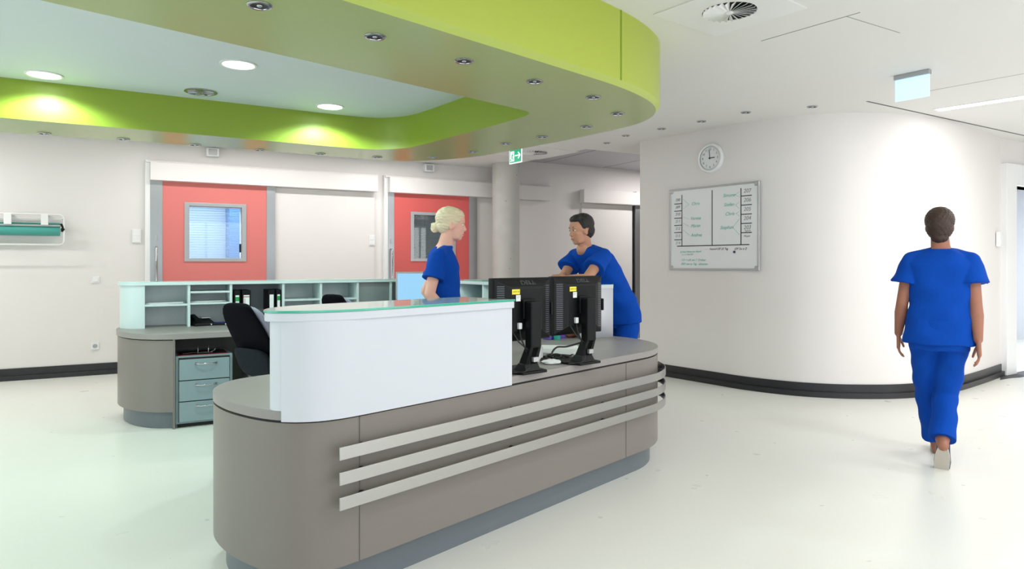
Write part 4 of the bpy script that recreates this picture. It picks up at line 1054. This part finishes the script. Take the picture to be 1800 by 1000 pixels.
def person(loc, label, skin, scrub, hc, HR, neckb, secs, sh, el, wr, hd, legs, hairf, seed, male=False, face=True, brow=False, sl=(.60, .054, .082), feet=None, vneck=None, ruling=None):
    t = thing('person', loc, 0, label, 'person')
    if brow: t['_brow'] = 1
    m = MB()
    head(m, hc, HR)
    nk = hc+(HR @ V(-.022, 0, -.055)); limb(m, [nk, neckb, neckb-(neckb-nk).normalized()*-.05], [.052, .056, .07])
    loft(m, [(c, r, f, a*.86, b*.86) for c, r, f, a, b in secs[1:]])
    for k in (0, 1):
        mid = sh[k].lerp(el[k], .45)
        limb(m, [sh[k]-V(0, 0, .006), mid, el[k]], [.042, .044, .037]); fm = el[k].lerp(wr[k], .3); limb(m, [el[k], fm, wr[k]], [.037, .040, .026])
        hand(m, wr[k]+(hd[k][0].normalized()*.012), hd[k][0], hd[k][1], hd[k][2], hd[k][3])
    for L in legs:
        limb(m, L[:3], [.085, .058, .042]); m.cap(L[2], L[3], .038, .032)
    if vneck: m.ball(vneck, .05, .05, .05)
    remesh(m, 'body', skin, t, .0052, 3)
    m = MB(); loft(m, secs)
    for k in (0, 1):
        dn = (el[k]-sh[k]).normalized(); s0 = sh[k]+dn*.02
        sleeve(m, s0, el[k], *sl); m.cap(neckb.lerp(sh[k], .25)-V(0, 0, .035), sh[k]+dn*.012, .048, .057, 20)
    remesh(m, 'scrub_top', scrub, t, .006, 5, fold(seed, .007))
    m = MB(); loft(m, [(secs[0][0]+V(0, 0, .16), secs[0][1], secs[0][2], secs[0][3]*.82, secs[0][4]*.85), (secs[0][0]+V(0, 0, .02), secs[0][1], secs[0][2], secs[0][3]*.86, secs[0][4]*.88), (secs[0][0]-V(0, 0, .04), secs[0][1], secs[0][2], secs[0][3]*.80, secs[0][4]*.8)][::-1])
    for L in legs: limb(m, L[:2], [.100, .076]); m.cyl(L[1], L[2], .074, .078, seg=24)
    remesh(m, 'trousers', scrub, t, .007, 5, fold(seed+2, .007))
    for q, L in enumerate(legs):
        a, b, up = L[3], L[4], L[5]
        # closed clog with thick sole; a heel, b toe
        d = (b-a).normalized(); sd = d.cross(up).normalized(); m = MB()
        loft(m, [(a+up*.010-d*.02, sd, up, .02, .010), (a+up*.030, sd, up, .036, .032), (a+up*.034+d*.07, sd, up, .040, .036), (a+up*.032+d*.14, sd, up, .048, .032), (a+up*.024+d*.20, sd, up, .044, .024), (a+up*.014+d*.235, sd, up, .02, .010)])
        sh_ = m.build('shoe', M_clog, t); sh_.location = -t.location
        m = MB(); out = [(-.022, .02), (-.03, 0), (-.022, -.02)]
        R0 = []
        for w2 in (-.014, .006):
            ring = []
            for k in range(28):
                an = 2*pi*k/28; x = .105+.132*cos(an); y = (.043+.008*cos(an))*sin(an); ring.append(a+d*x+sd*y+up*w2)
            R0.append(ring)
        m.rings(R0); s2 = m.build('sole', M_sole, sh_)
    hr = hairf(t, hc, HR)
    if face: face_parts(t, hc, HR)
    if '_brow' in t: del t['_brow']
    return t
def Rz(a, pitch=0, roll=0): return Matrix.Rotation(a, 3, 'Z') @ Matrix.Rotation(pitch, 3, 'Y') @ Matrix.Rotation(roll, 3, 'X')
def hair_short(mt):
    def f(t, c, R):
        M = Matrix.Translation(c) @ R.to_4x4(); m = MB()
        def e(x, y, z, rx, ry, rz, rot=None): m.ball(M @ V(x, y, z), rx, ry, rz, 24, 16, rot=(R @ rot if rot else R))
        e(-.026, 0, .052, .098, .080, .086); e(-.050, 0, .0, .072, .072, .075); e(.035, 0, .098, .052, .060, .030, Euler((0, .35, 0)).to_matrix())
        for s in (-1, 1): e(-.002, s*.066, .045, .030, .014, .045)
        return remesh(m, 'hair', mt, t, .005, 2, lambda co: .002*sin(co.x*240+co.z*90)*sin(co.y*200))
    return f
def hair_bun(t, c, R):
    M = Matrix.Translation(c) @ R.to_4x4(); m = MB()
    def e(x, y, z, rx, ry, rz, rot=None): m.ball(M @ V(x, y, z), rx, ry, rz, 24, 16, rot=(R @ rot if rot else R))
    e(-.026, 0, .048, .104, .084, .090); e(-.055, 0, -.010, .062, .068, .060); e(.030, 0, .088, .058, .064, .036, Euler((0, .5, 0)).to_matrix())
    for s in (-1, 1): e(.022, s*.060, .050, .042, .018, .036, Euler((0, .6, 0)).to_matrix()); e(-.030, s*.060, .0, .040, .018, .034)
    e(-.118, 0, -.026, .030, .034, .036); e(-.135, .01, -.010, .022, .024, .020); e(-.13, -.012, -.045, .020, .020, .022); e(-.142, 0, -.03, .014, .024, .026)
    return remesh(m, 'hair', M_blond, t, .005, 2, lambda co: .0022*sin(co.x*90+co.z*260)*sin(co.y*160+co.z*60))
def hair_back(t, c, R):
    M = Matrix.Translation(c) @ R.to_4x4(); m = MB()
    def e(x, y, z, rx, ry, rz, rot=None): m.ball(M @ V(x, y, z), rx, ry, rz, 24, 16, rot=(R @ rot if rot else R))
    e(-.022, 0, .040, .104, .088, .092); e(-.050, 0, -.020, .070, .078, .075); e(-.062, 0, -.075, .040, .052, .040); e(-.09, 0, .01, .045, .06, .06)
    return remesh(m, 'hair', M_brown, t, .005, 2, lambda co: .002*sin(co.x*240+co.y*90)*sin(co.z*200))

# blond woman inside the desk, hands on hips, facing right
X1 = V(1, .06, 0).normalized(); Y1 = V(-.06, 1, 0).normalized()
wc = lambda x, y, z: V(x, y, z)
person((-.49, 5.0, 0), 'woman with blond bun in blue scrubs standing behind the counter, hands on hips', M_skinl, M_scrub,
    V(-.437, 5.0, 1.612), Rz(.06, .08), V(-.485, 5.0, 1.475),
    [(V(-.49, 5.0, .90), Y1, X1, .20, .138), (V(-.495, 5.0, 1.05), Y1, X1, .185, .128), (V(-.505, 5.0, 1.18), Y1, X1, .175, .120), (V(-.505, 5.0, 1.30), Y1, X1, .185, .120), (V(-.515, 5.0, 1.39), Y1, X1, .175, .10), (V(-.51, 5.0, 1.435), Y1, X1, .12, .075), (V(-.495, 5.0, 1.46), Y1, X1, .065, .062)],
    [V(-.52, 4.835, 1.395), V(-.52, 5.165, 1.395)], [V(-.575, 4.76, 1.12), V(-.66, 5.22, 1.12)], [V(-.45, 4.79, .96), V(-.52, 5.21, .95)],
    [(V(.5, .25, -.6), V(0, 1, -.1), 1, .4), (V(.5, -.25, -.6), V(0, -1, -.1), -1, .4)],
    [[V(-.49, 4.91, .90), V(-.485, 4.91, .48), V(-.50, 4.90, .10), V(-.53, 4.90, .02), V(-.29, 4.89, .02), V(0, 0, 1)], [V(-.49, 5.09, .90), V(-.485, 5.09, .48), V(-.50, 5.10, .10), V(-.53, 5.10, .02), V(-.29, 5.11, .02), V(0, 0, 1)]],
    hair_bun, 1.0, brow=True)

# dark haired man leaning on the side counter
F = V(-.8, -.6, 0); Lf = V(.6, -.8, 0); up = V(0, 0, 1)
def tilt(a): return (F*cos(a)-up*sin(a))
person((.90, 5.74, 0), 'dark haired man in blue scrubs leaning on the side counter with folded forearms', M_skinm, M_scrub,
    V(.548, 5.452, 1.595), Rz(radians(207), .10), V(.585, 5.495, 1.475),
    [(V(.915, 5.75, .84), Lf, tilt(.1), .20, .125), (V(.885, 5.73, .98), Lf, tilt(.25), .20, .140), (V(.81, 5.67, 1.12), Lf, tilt(.4), .185, .125), (V(.725, 5.605, 1.26), Lf, tilt(.45), .20, .128), (V(.655, 5.55, 1.37), Lf, tilt(.45), .195, .11), (V(.615, 5.52, 1.43), Lf, tilt(.4), .13, .085), (V(.592, 5.50, 1.465), Lf, tilt(.3), .068, .064)],
    [V(.735, 5.40, 1.405), V(.525, 5.67, 1.405)], [V(.57, 5.235, 1.215), V(.415, 5.54, 1.215)], [V(.36, 5.33, 1.205), V(.385, 5.31, 1.235)],
    [(V(-.8, .5, 0), V(0, 0, -1), -1, .35), (V(-.3, -.6, .0), V(0, 0, -1), 1, .35)],
    [[V(.96, 5.68, .88), V(.955, 5.69, .48), V(.985, 5.73, .10), V(1.01, 5.75, .02), V(.82, 5.60, .02), V(0, 0, 1)], [V(.86, 5.82, .88), V(.86, 5.83, .48), V(.88, 5.87, .10), V(.905, 5.89, .02), V(.715, 5.74, .02), V(0, 0, 1)]],
    hair_short(M_brunet), 2.2, sl=(.56, .060, .092), vneck=V(.565, 5.47, 1.445))

# brown haired nurse walking away at right
F = V(.53, .85, 0).normalized(); Lf = V(-F.y, F.x, 0)
person((2.85, 4.55, 0), 'brown haired person in blue scrubs walking away along the curved wall', M_skind, M_scrub,
    V(2.872, 4.585, 1.580), Rz(atan2(.85, .53), .06), V(2.865, 4.565, 1.45),
    [(V(2.845, 4.545, .80), Lf, F, .212, .150), (V(2.85, 4.55, .92), Lf, F, .20, .142), (V(2.85, 4.55, 1.06), Lf, F, .178, .122), (V(2.855, 4.555, 1.20), Lf, F, .182, .125), (V(2.86, 4.56, 1.33), Lf, F, .195, .118), (V(2.86, 4.56, 1.39), Lf, F, .155, .09), (V(2.862, 4.562, 1.43), Lf, F, .07, .065)],
    [V(2.86, 4.56, 1.365)+Lf*.165, V(2.86, 4.56, 1.365)-Lf*.165], [V(2.66, 4.655, 1.06), V(3.0, 4.415, 1.06)], [V(2.69, 4.75, .85), V(2.985, 4.37, .845)],
    [(V(.05, .1, -1), V(.85, -.5, 0), 1, .35), (V(0, -.1, -1), V(-.85, .5, 0), -1, .35)],
    [[V(2.785, 4.60, .84), V(2.875, 4.73, .46), V(2.975, 4.80, .11), V(2.985, 4.79, .02), V(3.11, 4.99, .02), V(0, 0, 1)],
     [V(2.915, 4.51, .84), V(2.925, 4.60, .46), V(2.80, 4.44, .19), V(2.76, 4.37, .165), V(2.80, 4.455, -.045), V(.58, .77, .35).normalized()]],
    hair_back, 3.1, face=True, sl=(.52, .058, .098))
